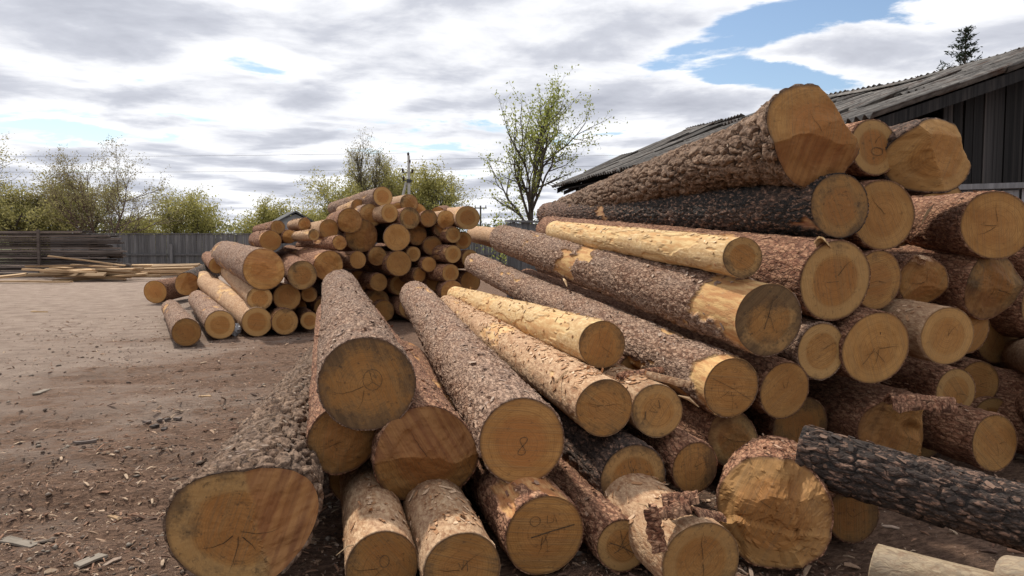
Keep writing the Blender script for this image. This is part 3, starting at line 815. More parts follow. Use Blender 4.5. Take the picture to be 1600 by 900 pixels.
# key, u, v, size px, d, far/None, length, rise, end-size factor, bark, cut, tone(dirt, orange, bright), options, label
MAIN = [
 ('A1', 372, 826, 196, 3.12, (520, 541, 9.2), 6, 0, .72, 'plate', 'notch_right', (.75, .5, .44), dict(flakes=420, flare=.10, cracks=4, res=(190, 310), oval=1.10, cs=1.35),
  'thick furrowed log lying on the bare ground, nearest and leftmost of the big pile'),
 ('A2', 573, 601, 150, 3.9, (531, 448, 9.9), 6, 0, .90, 'scale', 'flat', (.95, .2, .42), dict(flakes=520, res=(160, 290), cracks=2, marks=[(circ(.12, .10, .20, .22), W), ([(.06, .28), (.12, .05), (.02, -.02)], W), ([(.12, .05), (.26, -.04)], W)]),
  'scaly grey log on top of the left edge, circle scrawled on its dark end'),
 ('A3', 536, 690, 112, 3.95, None, 6, .1, .85, 'red', 'chop', (.8, .6, .36), dict(res=(110, 150)),
  'brown log wedged under the left edge of the circle-marked log'),
 ('A4', 668, 722, 166, 3.88, None, 6, .12, .8, 'red', 'ridge', (.55, .9, .36), dict(flakes=420, res=(150, 240), cracks=1),
  'red-brown log with a two-faced axe-cut end between the circle-marked and eight-marked logs'),
 ('A5', 815, 690, 140, 3.86, (648, 462, 9.9), 6, 0, .86, 'scale', 'flat', (.35, .75, .50), dict(flakes=620, res=(160, 290), cracks=0, peel=.03, marks=[(EIGHT[0], W * 1.2)]),
  'scaly grey log with a figure eight drawn on its orange end'),
 ('A6', 598, 893, 116, 3.3, None, 5, .0, .85, 'paper', 'flat', (.8, .3, .40), dict(flakes=200, res=(128, 170), marks=[(circ(0.05, .15, .13, .17), W)]),
  'smooth orange-barked log under the axe-cut log, cropped by the bottom edge'),
 ('A7', 722, 908, 128, 3.22, None, 5, .0, .85, 'paper', 'flat', (.7, .3, .42), dict(flakes=380, res=(128, 170), peel=.12, marks=[([(-.1, .25), (.0, .05), (.05, .3)], W), ([(.12, .28), (.14, .0)], W)]),
  'peeling pale orange log at the bottom edge beside the smooth orange one'),
 ('A8', 851, 849, 134, 3.56, None, 6, .0, .85, 'red', 'flat', (.45, .35, .50), dict(flakes=220, res=(140, 170), peel=.2, marks=[(circ(-.25, .38, .13, .12), W), ([(.05, .5), (.05, .3), (.2, .32), (.22, .5), (.3, .3)], W), ([(-.35, -.02), (-.1, .03), (.2, .1), (.75, .2)], W * 2.4), ([(.1, .1), (.0, -.12), (-.1, -.25)], W)]),
  'round ground log with a long dark slash across its end, below the eight-marked log'),
 ('A9', 973, 862, 86, 3.6, None, 6, .0, .9, 'red', 'flat', (.6, .3, .42), dict(flakes=120, res=(110, 150), marks=[([(-.5, .15), (-.1, .0), (.5, -.35)], W * 1.5), ([(-.1, .6), (.0, 0), (.25, -.35)], W), ([(-.35, -.25), (.4, .15)], W), ([(.2, .55), (-.2, -.2)], W)]),
  'small log with criss-cross cuts on its end on the ground, left of the bark-draped log'),
 ('A10', 1096, 890, 136, 3.28, None, 5.5, .0, .9, 'paper', 'flat', (.75, .25, .44), dict(flakes=260, res=(128, 170), cracks=2),
  'log at the bottom edge with loose slabs of bark draped over it'),
 ('A11', 1206, 818, 176, 3.62, (1208, 775, 4.15), .6, .0, .96, 'red', 'splinter', (.6, .3, .42), dict(flakes=80, res=(150, 80), cracks=1, oval=1.04),
  'big pale log with a torn splintered end on the ground left of the charred log'),
 ('A12', 1333, 822, 92, 3.95, None, 6, .0, .9, 'red', 'flat', (.85, .5, .36), dict(res=(90, 110)),
  'shadowed log end on the ground directly below the charred log'),
 ('B1', 990, 748, 112, 4.0, None, 6, .1, .85, 'char', 'flat', (.85, .3, .44), dict(flakes=80, res=(120, 160), cracks=3, charred=.7),
  'dark-sided log with a pale-hearted end just right of the eight-marked log'),
 ('B2', 1086, 731, 84, 4.1, None, 6, .1, .9, 'red', 'flat', (.7, .3, .44), dict(flakes=80, res=(110, 140)),
  'small round log above the bark-draped log'),
 ('C1', 945, 637, 94, 4.05, (700, 478, 9.6), 6, .0, .86, 'paper', 'flat', (.7, .35, .46), dict(flakes=640, res=(140, 280), peel=.10, cracks=3),
  'pale orange peeling log lying next to the eight-marked log, on its right'),
 ('C2', 1027, 642, 86, 4.18, None, 6, .08, .9, 'paper', 'flat', (.6, .2, .46), dict(flakes=500, res=(120, 200), marks=[([(-.45, .0), (-.5, -.3)], W * 2), ([(.05, .4), (.1, .1), (.0, .12)], W * 1.6)]),
  'small log strewn with bark strips beside the end of the pale orange peeling log'),
 ('C3', 941, 538, 76, 4.7, (712, 461, 10.6), 6, .0, .85, 'bare', 'flat', (.75, .4, .46), dict(flakes=480, res=(128, 280), peel=.45, cracks=2),
  'thin yellow half-peeled log lying above the pale orange one'),
 ('C4', 1143, 606, 100, 4.45, (741, 412, 12.0), 7, 0, .86, 'scale', 'flat', (.65, .2, .50), dict(flakes=520, res=(150, 300), peel=.05, endpeel=.16, cracks=3, marks=[([(-.7, .35), (.0, .0), (.75, -.45)], W * .8)]),
  'long grey-barked log with bare yellow spots, its end crossed by a thin scratch'),
 ('C5', 1226, 610, 95, 4.62, None, 6, .35, .88, 'red', 'flat', (.5, .2, .48), dict(res=(100, 110)),
  'round log end touching the right side of the scratched log end'),
 ('C6', 1148, 688, 90, 4.6, None, 6, .1, .88, 'red', 'chop', (.8, .5, .36), dict(res=(110, 130), cracks=3),
  'shaded notched log end below the scratched log end'),
 ('C7', 1250, 668, 98, 5.0, None, 6, .1, .88, 'red', 'flat', (.8, .5, .38), dict(res=(80, 90)),
  'shaded log end set back behind the tip of the charred log'),
 ('D1', 1200, 500, 118, 4.4, (785, 373, 10.5), 6, 0, .84, 'scale', 'flat', (.98, .1, .44), dict(flakes=480, res=(160, 300), peel=.14, endpeel=.55, cracks=1, marks=[([(-.1, -.25), (.0, .15), (.1, .55)], W * 1.6), ([(.02, .2), (.2, -.3)], W)]),
  'large grey-barked log with yellow bare patches and a mould-darkened end'),
 ('D2', 1284, 549, 92, 4.7, None, 6, .35, .88, 'scale', 'flat', (.45, .1, .48), dict(res=(100, 110), cracks=1),
  'log end with a pale heart, tucked under the mould-darkened log end'),
 ('D3', 1369, 544, 117, 4.75, None, 6, .3, .86, 'red', 'flat', (.12, .1, .56), dict(res=(110, 120), cracks=3, marks=[([(.05, .45), (.06, .38)], W * 2), ([(-.05, .0), (-.2, -.25), (-.35, -.45)], W), ([(.0, -.1), (.15, -.25), (.3, -.4)], W)]),
  'clean yellow round log end with three star cracks in the middle of the right stack'),
 ('D4', 1480, 525, 94, 4.92, None, 6, .3, .88, 'paper', 'flat', (.2, .2, .52), dict(flakes=120, res=(110, 120)),
  'orange-barked log beside the clean star-cracked log end'),
 ('D5', 1513, 512, 82, 5.5, None, 6, .2, .9, 'red', 'flat', (.4, .3, .46), dict(res=(80, 80)),
  'log end peeking out behind the right of the orange-barked log'),
 ('D6', 1494, 612, 76, 5.3, None, 6, .2, .9, 'red', 'flat', (.4, .3, .46), dict(res=(90, 90)),
  'cracked log end below the orange-barked log, above the big split butt'),
 ('D7', 1529, 600, 74, 5.65, None, 6, .2, .9, 'red', 'flat', (.4, .3, .44), dict(res=(80, 80)),
  'small log end half hidden behind the cracked log end right of the star-cracked one'),
 ('E1', 1305, 438, 128, 4.7, None, 6, .35, .84, 'red', 'flat', (.45, .55, .48), dict(flakes=200, res=(140, 180), cracks=1, peel=.03, marks=[([(-.25, -.05), (.1, -.03)], W)]),
  'large orange log end directly below the charred-bark log on top'),
 ('E2', 1371, 438, 94, 5.15, None, 6, .3, .86, 'red', 'flat', (.5, .5, .44), dict(res=(90, 90)),
  'log end half hidden behind the large orange end'),
 ('E3', 1447, 442, 84, 5.3, None, 6, .3, .88, 'red', 'chop', (.6, .6, .38), dict(flakes=80, res=(100, 110)),
  'dark notched log end two places right of the large orange end'),
 ('E4', 1556, 446, 112, 5.4, None, 6, .3, .86, 'red', 'chop', (.8, .5, .36), dict(flakes=80, res=(110, 110)),
  'dark axe-cut log end at the right edge, below the topmost red-barked log'),
 ('E5', 1160, 402, 64, 4.5, (868, 361, 8.5), 4, 0, .95, 'bare', 'flat', (.8, .3, .42), dict(flakes=300, res=(128, 260), peel=.4, cracks=1),
  'thin bright yellow peeled log lying in front of the charred-bark log'),
 ('F1', 1312, 322, 100, 4.9, (856, 336, 11.2), 6, 0, .84, 'char', 'flat', (.75, .6, .38), dict(flakes=420, res=(150, 300), charred=1.5, cracks=0, peel=.02, spiral=.5),
  'long log with fire-blackened bark in the top rows of the right stack'),
 ('F2', 1380, 335, 110, 5.15, None, 6, .2, .86, 'red', 'flat', (.3, .3, .46), dict(res=(100, 110), cracks=1),
  'tan log end right behind the fire-blackened log end'),
 ('F3', 1556, 352, 106, 5.3, (1180, 350, 10.8), 6, 0, .86, 'red', 'flat', (.4, .3, .48), dict(flakes=240, res=(130, 180), cracks=3),
  'red-barked log near the top at the right edge, below the split-sided log'),
 ('G1', 1284, 205, 118, 4.85, (880, 331, 10.9), 6, 0, .78, 'plate', 'wedge_top', (.4, .8, .42), dict(flakes=260, res=(190, 300), cracks=1, spiral=.25, oval=1.0, cs=1.5, flare=.40),
  'highest log of all, deeply furrowed bark and a pointed faceted butt'),
 ('G2', 1366, 230, 88, 5.25, None, 6, -.1, .86, 'red', 'flat', (.5, .7, .42), dict(res=(90, 90), marks=[(circ(.1, -.15, .25, .14), W * 1.4)]),
  'log end with a drawn oval half hidden behind the pointed butt on top'),
 ('G3', 1474, 241, 118, 5.1, None, 6, -.1, .84, 'char', 'wedge_left', (.35, .2, .48), dict(res=(120, 140), cracks=0, charred=.6),
  'axe-cut log with a pale split side facing the black barn boards'),
 ('H1', 1418, 668, 132, 4.85, None, 6, .05, .8, 'red', 'split', (.75, .3, .40), dict(flakes=420, res=(140, 160), cracks=1, oval=1.22),
  'wide split butt with shaggy red bark just above the charred log'),
 ('H2', 1554, 692, 92, 4.85, None, 6, .05, .88, 'red', 'flat', (.45, .3, .44), dict(flakes=120, res=(100, 110)),
  'round log end at the right edge beside the wide split butt'),
 ('H3', 1668, 566, 74, 4.9, (1508, 546, 9.6), 6, 0, .9, 'paper', 'flat', (.5, .3, .44), dict(flakes=60, res=(100, 130)),
  'orange-sided log leaving the right edge below the orange-barked log end'),
 ('H4', 1668, 672, 66, 4.7, (1480, 600, 9.8), 6, 0, .9, 'red', 'flat', (.5, .3, .44), dict(flakes=60, res=(90, 110)),
  'red-brown log leaving the right edge above the round log end there'),
 ('K', 1252, 708, 87, 3.9, (1700, 838, 3.2), 1, 0, 1.0, 'char', 'flat', (.9, .5, .34), dict(flakes=160, res=(150, 230), charred=.8, cracks=0, spiral=.3),
  'charred black log lying slantwise across the front of the stack at lower right'),
 ('L1', 1366, 884, 70, 3.38, (1640, 957, 2.95), 1, 0, 1.0, 'white', 'flat', (.3, .1, .60), dict(res=(110, 130), cracks=0),
  'thin pale barkless log on the ground under the charred log, bottom edge'),
 ('L2', 1572, 905, 76, 3.05, (1760, 935, 2.7), 1, 0, 1.0, 'white', 'flat', (.3, .1, .55), dict(res=(96, 90), cracks=0),
  'short pale barkless log in the bottom right corner'),
]
for i, (k, u, v, s, d, far, L, rise, tap, bark, cut, tone, op, label) in enumerate(MAIN):
    p, q = near_far(u, v, d, far, L, rise)
    R = s * d / F / 2
    p.z = max(p.z, R * 0.97); q.z = max(q.z, R * tap * 0.97)
    make_log('pine_log', p, q, R, R * tap, bark, cut, tone, seed=100 + i * 7, label=label, group='logs of the big front pile', **op)

# logs buried deep in the pile, glimpsed in its dark gaps
DEEP = [(1560, 520, 100, 6.3, 'dark log side just right of the orange-barked log, at the right edge'), (1440, 745, 90, 5.5, 'shadowed log right under the wide split butt'),
        (1545, 770, 90, 5.6, 'shadowed log behind the cracked end and the round end near the right edge'), (1640, 760, 100, 5.4, 'shadowed log running out of frame beside the round end at the right edge'),
        (1640, 480, 110, 6.0, 'dark log side directly below the axe-cut end at the right edge'), (1470, 330, 90, 6.3, 'shadowed log glimpsed under the split-sided top log'),
        (1430, 400, 70, 6.2, 'shadowed log glimpsed above the dark notched log end'), (760, 790, 80, 4.6, 'sliver of dark log between the axe-cut and slash-marked logs'),
        (560, 790, 90, 4.5, 'dark log deep below the brown log at the left of the big pile'), (1000, 590, 80, 5.6, 'dark log in the gap beyond the small strewn log'),
        (1640, 640, 100, 5.6, 'dark log between the two logs leaving the right edge'), (1650, 400, 110, 5.9, 'dark log at the right edge under the red-barked log near the top')]
for i, (u, v, s, d, label) in enumerate(DEEP):
    p, q = near_far(u, v, d, None, 5.5, 0.05)
    R = s * d / F / 2
    p.z = max(p.z, R); q.z = max(q.z, R)
    make_log('pine_log', p, q, R, R * .9, 'red', 'flat', (.7, .4, .40), res=(48, 40), seed=500 + i * 3, cracks=1, group='logs deep inside the front pile', label=label)

# ---- the second pile, further back
AX2 = -0.47
BACK = [
 (291, 522, 44, 11.3, None, 'scale', 'flat', 'scaly log lying alone at the left front of the back pile'),
 (344, 508, 46, 12.0, None, 'scale', 'flat', 'second ground log from the left in the back pile'),
 (402, 503, 46, 12.4, (318, 437, 18.3), 'paper', 'flat', 'long tan log sloping up from the ground, beside the white plastic scrap'),
 (445, 503, 42, 12.5, None, 'red', 'flat', 'ground log end of the back pile right of the long tan log'),
 (484, 501, 29, 13.0, None, 'red', 'flat', 'small ground log end beside the bark of the circle-marked log'),
 (406, 466, 38, 12.5, (352, 420, 18.0), 'paper', 'flat', 'tan log lying on the long sloping tan log in the back pile'),
 (449, 464, 42, 12.8, None, 'red', 'flat', 'orange log end under the round pale end in the back pile'),
 (483, 460, 25, 13.4, None, 'red', 'flat', 'small shadowed log end in the second row of the back pile'),
 (413, 421, 64, 12.5, (352, 397, 17.8), 'scale', 'chop', 'biggest butt of the back pile, its face broken by a notch'),
 (472, 430, 46, 12.7, (430, 396, 18.0), 'red', 'flat', 'round pale log end right of the biggest notched butt'),
 (515, 415, 48, 13.0, (432, 397, 17.5), 'red', 'chop', 'slanted pale cut end just above the circle-marked log'),
 (423, 376, 33, 14.0, None, 'red', 'flat', 'log end high on the left shoulder of the back pile'),
 (434, 355, 22, 14.5, None, 'red', 'flat', 'small log end topmost on the left shoulder of the back pile'),
 (452, 370, 22, 14.4, None, 'red', 'chop', 'small rough end between the left shoulder and the lying logs'),
 (514, 358, 31, 14.0, (452, 366, 17.5), 'paper', 'flat', 'grey log end with shaggy bark below the small grey house'),
 (490, 367, 18, 13.7, (448, 371, 15.0), 'paper', 'flat', 'thin stick-like log under the shaggy log end'),
 (531, 379, 24, 13.5, (452, 387, 15.8), 'red', 'chop', 'dark red log lying crosswise under the shaggy log end'),
 (598, 307, 32, 14.5, (505, 330, 19.5), 'scale', 'flat', 'topmost log of the back pile, round orange end'),
 (547, 345, 40, 14.0, None, 'red', 'chop', 'pale triangular cut end on the left slope of the back pile'),
 (580, 336, 36, 14.6, None, 'scale', 'chop', 'dark log end just under the topmost log'),
 (640, 317, 28, 15.0, (585, 322, 19.5), 'paper', 'chop', 'second highest log of the back pile, right of the topmost one'),
 (609, 333, 29, 14.3, None, 'paper', 'flat', 'oval pale log end under the topmost log'),
 (640, 341, 34, 14.4, None, 'red', 'flat', 'orange log end centred in the top row of the back pile'),
 (670, 341, 27, 14.5, None, 'red', 'flat', 'small log end in the top row of the back pile, third from the right'),
 (697, 343, 28, 14.6, None, 'paper', 'chop', 'narrow split end in the top row of the back pile'),
 (731, 340, 37, 14.4, (672, 338, 19.5), 'paper', 'flat', 'big pale end at the upper right corner of the back pile'),
 (690, 358, 24, 14.7, None, 'red', 'flat', 'small pale end below the narrow split end'),
 (708, 367, 26, 14.5, None, 'red', 'flat', 'cracked round end below the upper right corner log'),
 (724, 376, 27, 15.0, None, 'red', 'flat', 'shaded end behind the cracked round end at the right corner'),
 (620, 371, 42, 14.2, None, 'scale', 'flat', 'large tan end in the middle of the back pile'),
 (652, 367, 33, 14.7, None, 'red', 'flat', 'shaded end right of the large tan middle one'),
 (566, 368, 52, 14.2, None, 'red', 'chop', 'wide dark red cut end below the pale triangular one'),
 (676, 384, 30, 14.7, None, 'red', 'flat', 'round end in the third row of the back pile, right half'),
 (559, 406, 28, 14.0, None, 'red', 'flat', 'pale round end above the far tip of the circle-marked log'),
 (590, 400, 30, 14.3, None, 'red', 'chop', 'brown end between the pale round one and the broad middle one'),
 (623, 411, 40, 14.2, None, 'red', 'flat', 'broad pale end above the far tip of the eight-marked log'),
 (646, 397, 24, 14.5, None, 'red', 'flat', 'small end tucked at the right of the broad pale one'),
 (670, 413, 24, 14.4, None, 'red', 'flat', 'small pale end in the right half, fourth row of the back pile'),
 (708, 397, 29, 14.3, None, 'red', 'flat', 'round end at the right flank of the back pile, third row'),
 (704, 427, 28, 14.2, None, 'red', 'flat', 'round end at the right flank of the back pile, fourth row'),
 (707, 457, 38, 14.0, None, 'red', 'chop', 'notched brown end at the right foot of the back pile'),
 (655, 430, 24, 14.5, None, 'red', 'flat', 'small end above the eight-marked log bark, right of its tip'),
 (592, 441, 28, 14.3, None, 'red', 'flat', 'red end in the gap between the circle-marked and eight-marked logs'),
 (735, 405, 30, 14.8, None, 'red', 'flat', 'half hidden end at the far right foot of the back pile'),
 (560, 322, 22, 15.2, (528, 332, 16.4), 'paper', 'flat', 'short thin log lying askew left of the topmost log'),
 (622, 326, 20, 15.0, (600, 322, 17.5), 'red', 'flat', 'small end squeezed between the topmost and second highest logs'),
 (655, 330, 22, 15.1, (628, 331, 18.0), 'paper', 'chop', 'small split log right under the second highest log'),
 (684, 334, 22, 15.2, (700, 328, 18.0), 'red', 'flat', 'small log pointing the other way in the top row of the back pile'),
 (476, 350, 20, 14.6, (452, 353, 16.5), 'paper', 'chop', 'short shaggy stub left of the grey shaggy log end'),
 (243, 456, 36, 18.6, (330, 440, 21.5), 'red', 'flat', 'log end at the far left of the back pile, facing the yard'),
 (291, 444, 36, 17.6, (345, 415, 22.0), 'char', 'chop', 'dark-ended log slanting behind the lone left log'),
 (339, 415, 25, 17.0, None, 'red', 'flat', 'small end above the long tan log, left slope of the back pile'),
 (356, 398, 26, 18.0, None, 'scale', 'flat', 'far log end peeking over the left slope of the back pile'),
]
rb = random.Random(3)
for i, (u, v, s, d, far, bark, cut, label) in enumerate(BACK):
    p, q = near_far(u, v, d, far, rb.uniform(3.2, 4.6) + (1.2 if v > 490 else -.9 if v < 380 else 0), (0.0 if v > 490 else rb.uniform(-.15, .1)), AX2 + rb.gauss(0, .16 if u > 540 else .03))
    if far and u > 420: q = p.lerp(q, rb.uniform(.6, .85))
    R = s * d / F / 2
    p.z = max(p.z, R); q.z = max(q.z, R * 0.9)
    tone = (rb.uniform(.05, .98), rb.uniform(.0, .8), rb.uniform(.36, .64))
    make_log('pine_log', p, q, R, R * rb.uniform(.82, .93), bark, cut, tone, res=(64, 90) if u < 540 else (56, 50), seed=900 + i * 5, label=label,
             group='logs of the back pile', flakes=90 if u < 540 else 20, cracks=1, peel=.06)
DEEP2 = [(560, 440, 34, 14.9), (625, 445, 34, 14.9), (530, 460, 34, 14.6), (640, 480, 36, 14.6), (735, 440, 34, 15.0), (740, 470, 36, 14.8),
         (505, 480, 30, 14.2), (466, 480, 26, 13.9), (680, 440, 30, 15.0), (590, 470, 36, 14.8), (600, 495, 34, 14.6), (650, 500, 34, 14.6), (520, 430, 36, 14.8)]
for i, (u, v, s, d) in enumerate(DEEP2):
    p, q = near_far(u, v, d, None, 5.5, 0, AX2)
    R = s * d / F / 2; p.z = max(p.z, R); q.z = max(q.z, R)
    make_log('pine_log', p, q, R, R * .9, 'red', 'flat', (.6, .4, .44), res=(32, 16), seed=1300 + i * 3, cracks=0, group='logs deep inside the back pile',
             label='log set deep in the dark lower part of the back pile')
# a log lying between the two piles
p, q = px(790, 374, 15.2), px(742, 366, 18.5)
make_log('pine_log', p, q, .22, .2, 'paper', 'flat', (.3, .3, .55), res=(56, 50), seed=1501, flakes=20, label='single tan log seen side-on in the gap between the two piles', group='logs of the back pile')

# ------------------------------------------------------------------ loose bark slabs on the pile
def bark_slab(P, size, rot, label, seed, bark='red'):
    rng = random.Random(seed)
    l, w, th = size
    nu, nv = 18, 10
    U, Vv = np.meshgrid(np.linspace(-.5, .5, nu), np.linspace(-.5, .5, nv), indexing='ij')
    ed = 1 - 0.35 * (fbm(U * 5 + 9, Vv * 0 + seed, seed, 3) - .3)
    x = U * l; y = Vv * w * ed
    curl = -2.2 * y * y / w * 0.9
    f1, f2, rid, oy, ox = cells(U * l / .05 + 50, Vv * w / .03 + 50, seed, 400)
    hgt = sstep(0.02, .3, f2 - f1) * (.5 + .5 * rid)
    top = np.stack([x, y, curl + th * (0.5 + 0.6 * hgt)], -1); bot = np.stack([x, y, curl - th * .3], -1)
    V = np.concatenate([top.reshape(-1, 3), bot.reshape(-1, 3)])
    A = np.concatenate([np.stack([hgt, rid, 0 * rid, 1 + 0 * rid], -1).reshape(-1, 4)] * 2)
    n = nu * nv
    i = np.arange(nu - 1)[:, None] * nv + np.arange(nv - 1)[None, :]
    Q1 = np.stack([i, i + nv, i + nv + 1, i + 1], -1).reshape(-1, 4); Q2 = Q1[:, ::-1] + n
    bd = [k * nv for k in range(nu)] + [(nu - 1) * nv + k for k in range(1, nv)] + [k * nv + nv - 1 for k in range(nu - 2, -1, -1)] + [k for k in range(nv - 2, 0, -1)]
    Q3 = np.array([[bd[k], bd[(k + 1) % len(bd)], bd[(k + 1) % len(bd)] + n, bd[k] + n] for k in range(len(bd))])[:, ::-1]
    o = obj('bark_slab', mesh_np('bark_slab', V, [Q1, Q2, Q3], BARK[bark], False, {'plate': A}))
    o.location = P; o.rotation_euler = rot
    tag(o, label, 'bark', 'loose slabs of bark on the front pile')
bark_slab(px(1028, 825, 3.22), (.20, .07, .022), (rad(40), rad(75), rad(10)), 'upright curl of thick bark hanging beside the bark-draped log', 1)
bark_slab(px(1048, 795, 3.3), (.15, .07, .022), (rad(-20), rad(-15), rad(12)), 'blocky bark slab lying across the top left of the bark-draped log', 2)
bark_slab(px(1062, 775, 3.36), (.16, .08, .02), (rad(-15), rad(-8), rad(-8)), 'topmost bark slab above the bark-draped log', 3)
bark_slab(px(1100, 800, 3.45), (.24, .09, .015), (rad(-25), rad(20), rad(40)), 'thin bark sheet peeling off the top of the bark-draped log', 4)
bark_slab(px(1045, 590, 4.3), (.26, .05, .010), (rad(10), rad(8), rad(-30)), 'bark strip lying on the small strewn log', 5, 'paper')
bark_slab(px(1000, 580, 4.5), (.30, .06, .012), (rad(-8), rad(-4), rad(20)), 'bark strip bridging the strewn log and the long grey-barked log', 6)
bark_slab(px(1440, 402, 5.25), (.12, .07, .012), (rad(-20), rad(10), rad(20)), 'small bark scrap on the dark notched log end', 7, 'paper')
bark_slab(px(1285, 376, 4.66), (.11, .07, .012), (rad(-10), rad(20), rad(50)), 'pale bark scrap on top of the large orange end', 8, 'bare')
bark_slab(px(1440, 622, 4.62), (.40, .13, .02), (rad(10), rad(4), rad(2)), 'shaggy bark sheet draped over the wide split butt', 9)

# splinters and long fibres caught between the logs
def splinter(P, Q, w, label, seed):
    mb = MB(); P, Q = Vector(P), Vector(Q)
    m = (P + Q) / 2 + Vector((0, 0, .015)); mb.tube([P, m, Q], [w * .3, w, w * .2], 4)
    o = mb.build('wood_splinter', M_SLAB); tag(o, label, 'splinter', 'splinters caught in the front pile')
splinter(px(1060, 618, 4.1), px(1092, 636, 4.1), .010, 'broken splinter sticking out right of the small strewn log', 1)
splinter(px(995, 786, 3.45), px(1022, 803, 3.4), .004, 'thin pale splinter by the pale-hearted log end', 2)
splinter(px(525, 868, 3.2), px(560, 850, 3.3), .004, 'thin fibre curling off the smooth orange-barked log', 3)
splinter(px(1440, 350, 5.1), px(1460, 318, 5.1), .010, 'splinter stuck on the red-barked log at the right edge', 4)
splinter(px(865, 600, 4.3), px(902, 574, 4.5), .012, 'pale sliver on the bark of the pale orange peeling log', 5)
splinter(px(880, 435, 6.5), px(886, 448, 6.4), .014, 'white chip on the long grey-barked log', 6)

# ------------------------------------------------------------------ chips on the ground
def build_chips():
    rng = np.random.RandomState(5)
    cols = np.array([(0.24, 0.13, 0.08), (0.31, 0.175, 0.11), (0.18, 0.10, 0.066), (0.38, 0.25, 0.165), (0.48, 0.35, 0.24), (0.13, 0.08, 0.058), (0.34, 0.25, 0.19)])
    V, Q, Cc = [], [], []
    n = 0
    cnt = 0
    dd = 2.6 * (16 / 2.6) ** rng.rand(130000); xx = rng.uniform(-0.75, 0.68, 130000) * dd
    # more litter beside the piles and in drifts
    dn = 0.20 + 0.8 * sstep(0.50, 0.66, fbm(xx * .9 + dd * .3, dd * .8, 77, 3)) + 0.9 * np.exp(-((xx + 0.33 * dd) / (.13 * dd + .35)) ** 2)
    sel = np.nonzero(rng.rand(130000) < dn)[0][:42000]
    gz = ground_h(xx[sel], dd[sel])
    for q_, ci in enumerate(sel):
        x, d = xx[ci], dd[ci]
        s = rng.lognormal(-4.55, .6); s = min(s, .05)
        l, w = s * rng.uniform(.9, 2.2), s * rng.uniform(.25, .6)
        z = float(gz[q_]) + .003
        a = rng.rand() * 6.28; tl = rng.normal(0, .25); t2 = rng.normal(0, .25)
        e1 = np.array([math.cos(a), math.sin(a), tl]); e2 = np.array([-math.sin(a), math.cos(a), t2]); up = np.array([0, 0, 1.])
        c = np.array([x, d, z + abs(tl) * l * .4 + abs(t2) * w * .4])
        k = up * (.003 + .1 * w)
        q = [c - e1 * l * .5 - e2 * w * .3, c - e1 * l * .1 + e2 * w * -.5 + k, c + e1 * l * .5 - e2 * w * .2, c + e1 * l * .4 + e2 * w * .4, c + e2 * w * .5 + k, c - e1 * l * .4 + e2 * w * .4]
        V += q; V += [p_ - up * .006 for p_ in q]
        Q += [[n, n + 1, n + 4, n + 5], [n + 1, n + 2, n + 3, n + 4]]
        if l > .045: Q += [[n + i, n + 6 + i, n + 6 + (i + 1) % 6, n + (i + 1) % 6] for i in range(6)]
        n += 12
        cc = cols[rng.randint(len(cols))] * rng.uniform(.8, 1.2)
        Cc += [(*cc, 1)] * 12
    o = obj('bark_chips', mesh_np('bark_chips', np.array(V), [np.array(Q)], M_CHIP, False, {'tint': np.array(Cc)}))
    tag(o, 'brown bark chips and wood litter scattered over the yard dirt', 'bark chips', kind='stuff')
build_chips()

def build_clods():
    R = np.random.RandomState(15); n = 9000
    d = 2.5 * (13 / 2.5) ** R.rand(n); x = R.uniform(-.75, .4, n) * d
    keep = R.rand(n) < 0.25 + sstep(.45, .6, fbm(x * .8 + 3, d * 1.9, 61, 3)); x, d = x[keep], d[keep]; n = len(x)
    s = np.minimum(R.lognormal(-4.7, .55, n), .03)
    base = np.array([[1, 0, 0], [0, 1, 0], [-1, 0, 0], [0, -1, 0], [0, 0, .7], [0, 0, -.6]], float)
    V = base[None] * R.uniform(.6, 1.35, (n, 6, 1)) * s[:, None, None] * np.array([1.3, 1.0, .8]) + R.normal(0, .12, (n, 6, 3)) * s[:, None, None]
    a = R.rand(n) * 6.28; ca, sa = np.cos(a)[:, None], np.sin(a)[:, None]
    vx, vy = V[..., 0] * ca - V[..., 1] * sa, V[..., 0] * sa + V[..., 1] * ca
    V = np.stack([vx + x[:, None], vy + d[:, None], V[..., 2] + ground_h(x, d)[:, None] + .2 * s[:, None]], -1).reshape(-1, 3)
    T = np.array([[0, 1, 4], [1, 2, 4], [2, 3, 4], [3, 0, 4], [1, 0, 5], [2, 1, 5], [3, 2, 5], [0, 3, 5]])
    T = (T[None] + 6 * np.arange(n)[:, None, None]).reshape(-1, 3)
    c = np.array([(.23, .18, .14), (.17, .125, .095), (.29, .24, .19), (.12, .085, .065)])[R.randint(0, 4, n)] * R.uniform(.85, 1.2, (n, 1))
    A = np.repeat(np.concatenate([c, np.ones((n, 1))], 1), 6, 0)
    o = obj('dirt_clods', mesh_np('dirt_clods', V, [T], M_CHIP, True, {'tint': A}))
    tag(o, 'small crumbled clods of dry earth over the yard', 'soil', kind='stuff')
build_clods()

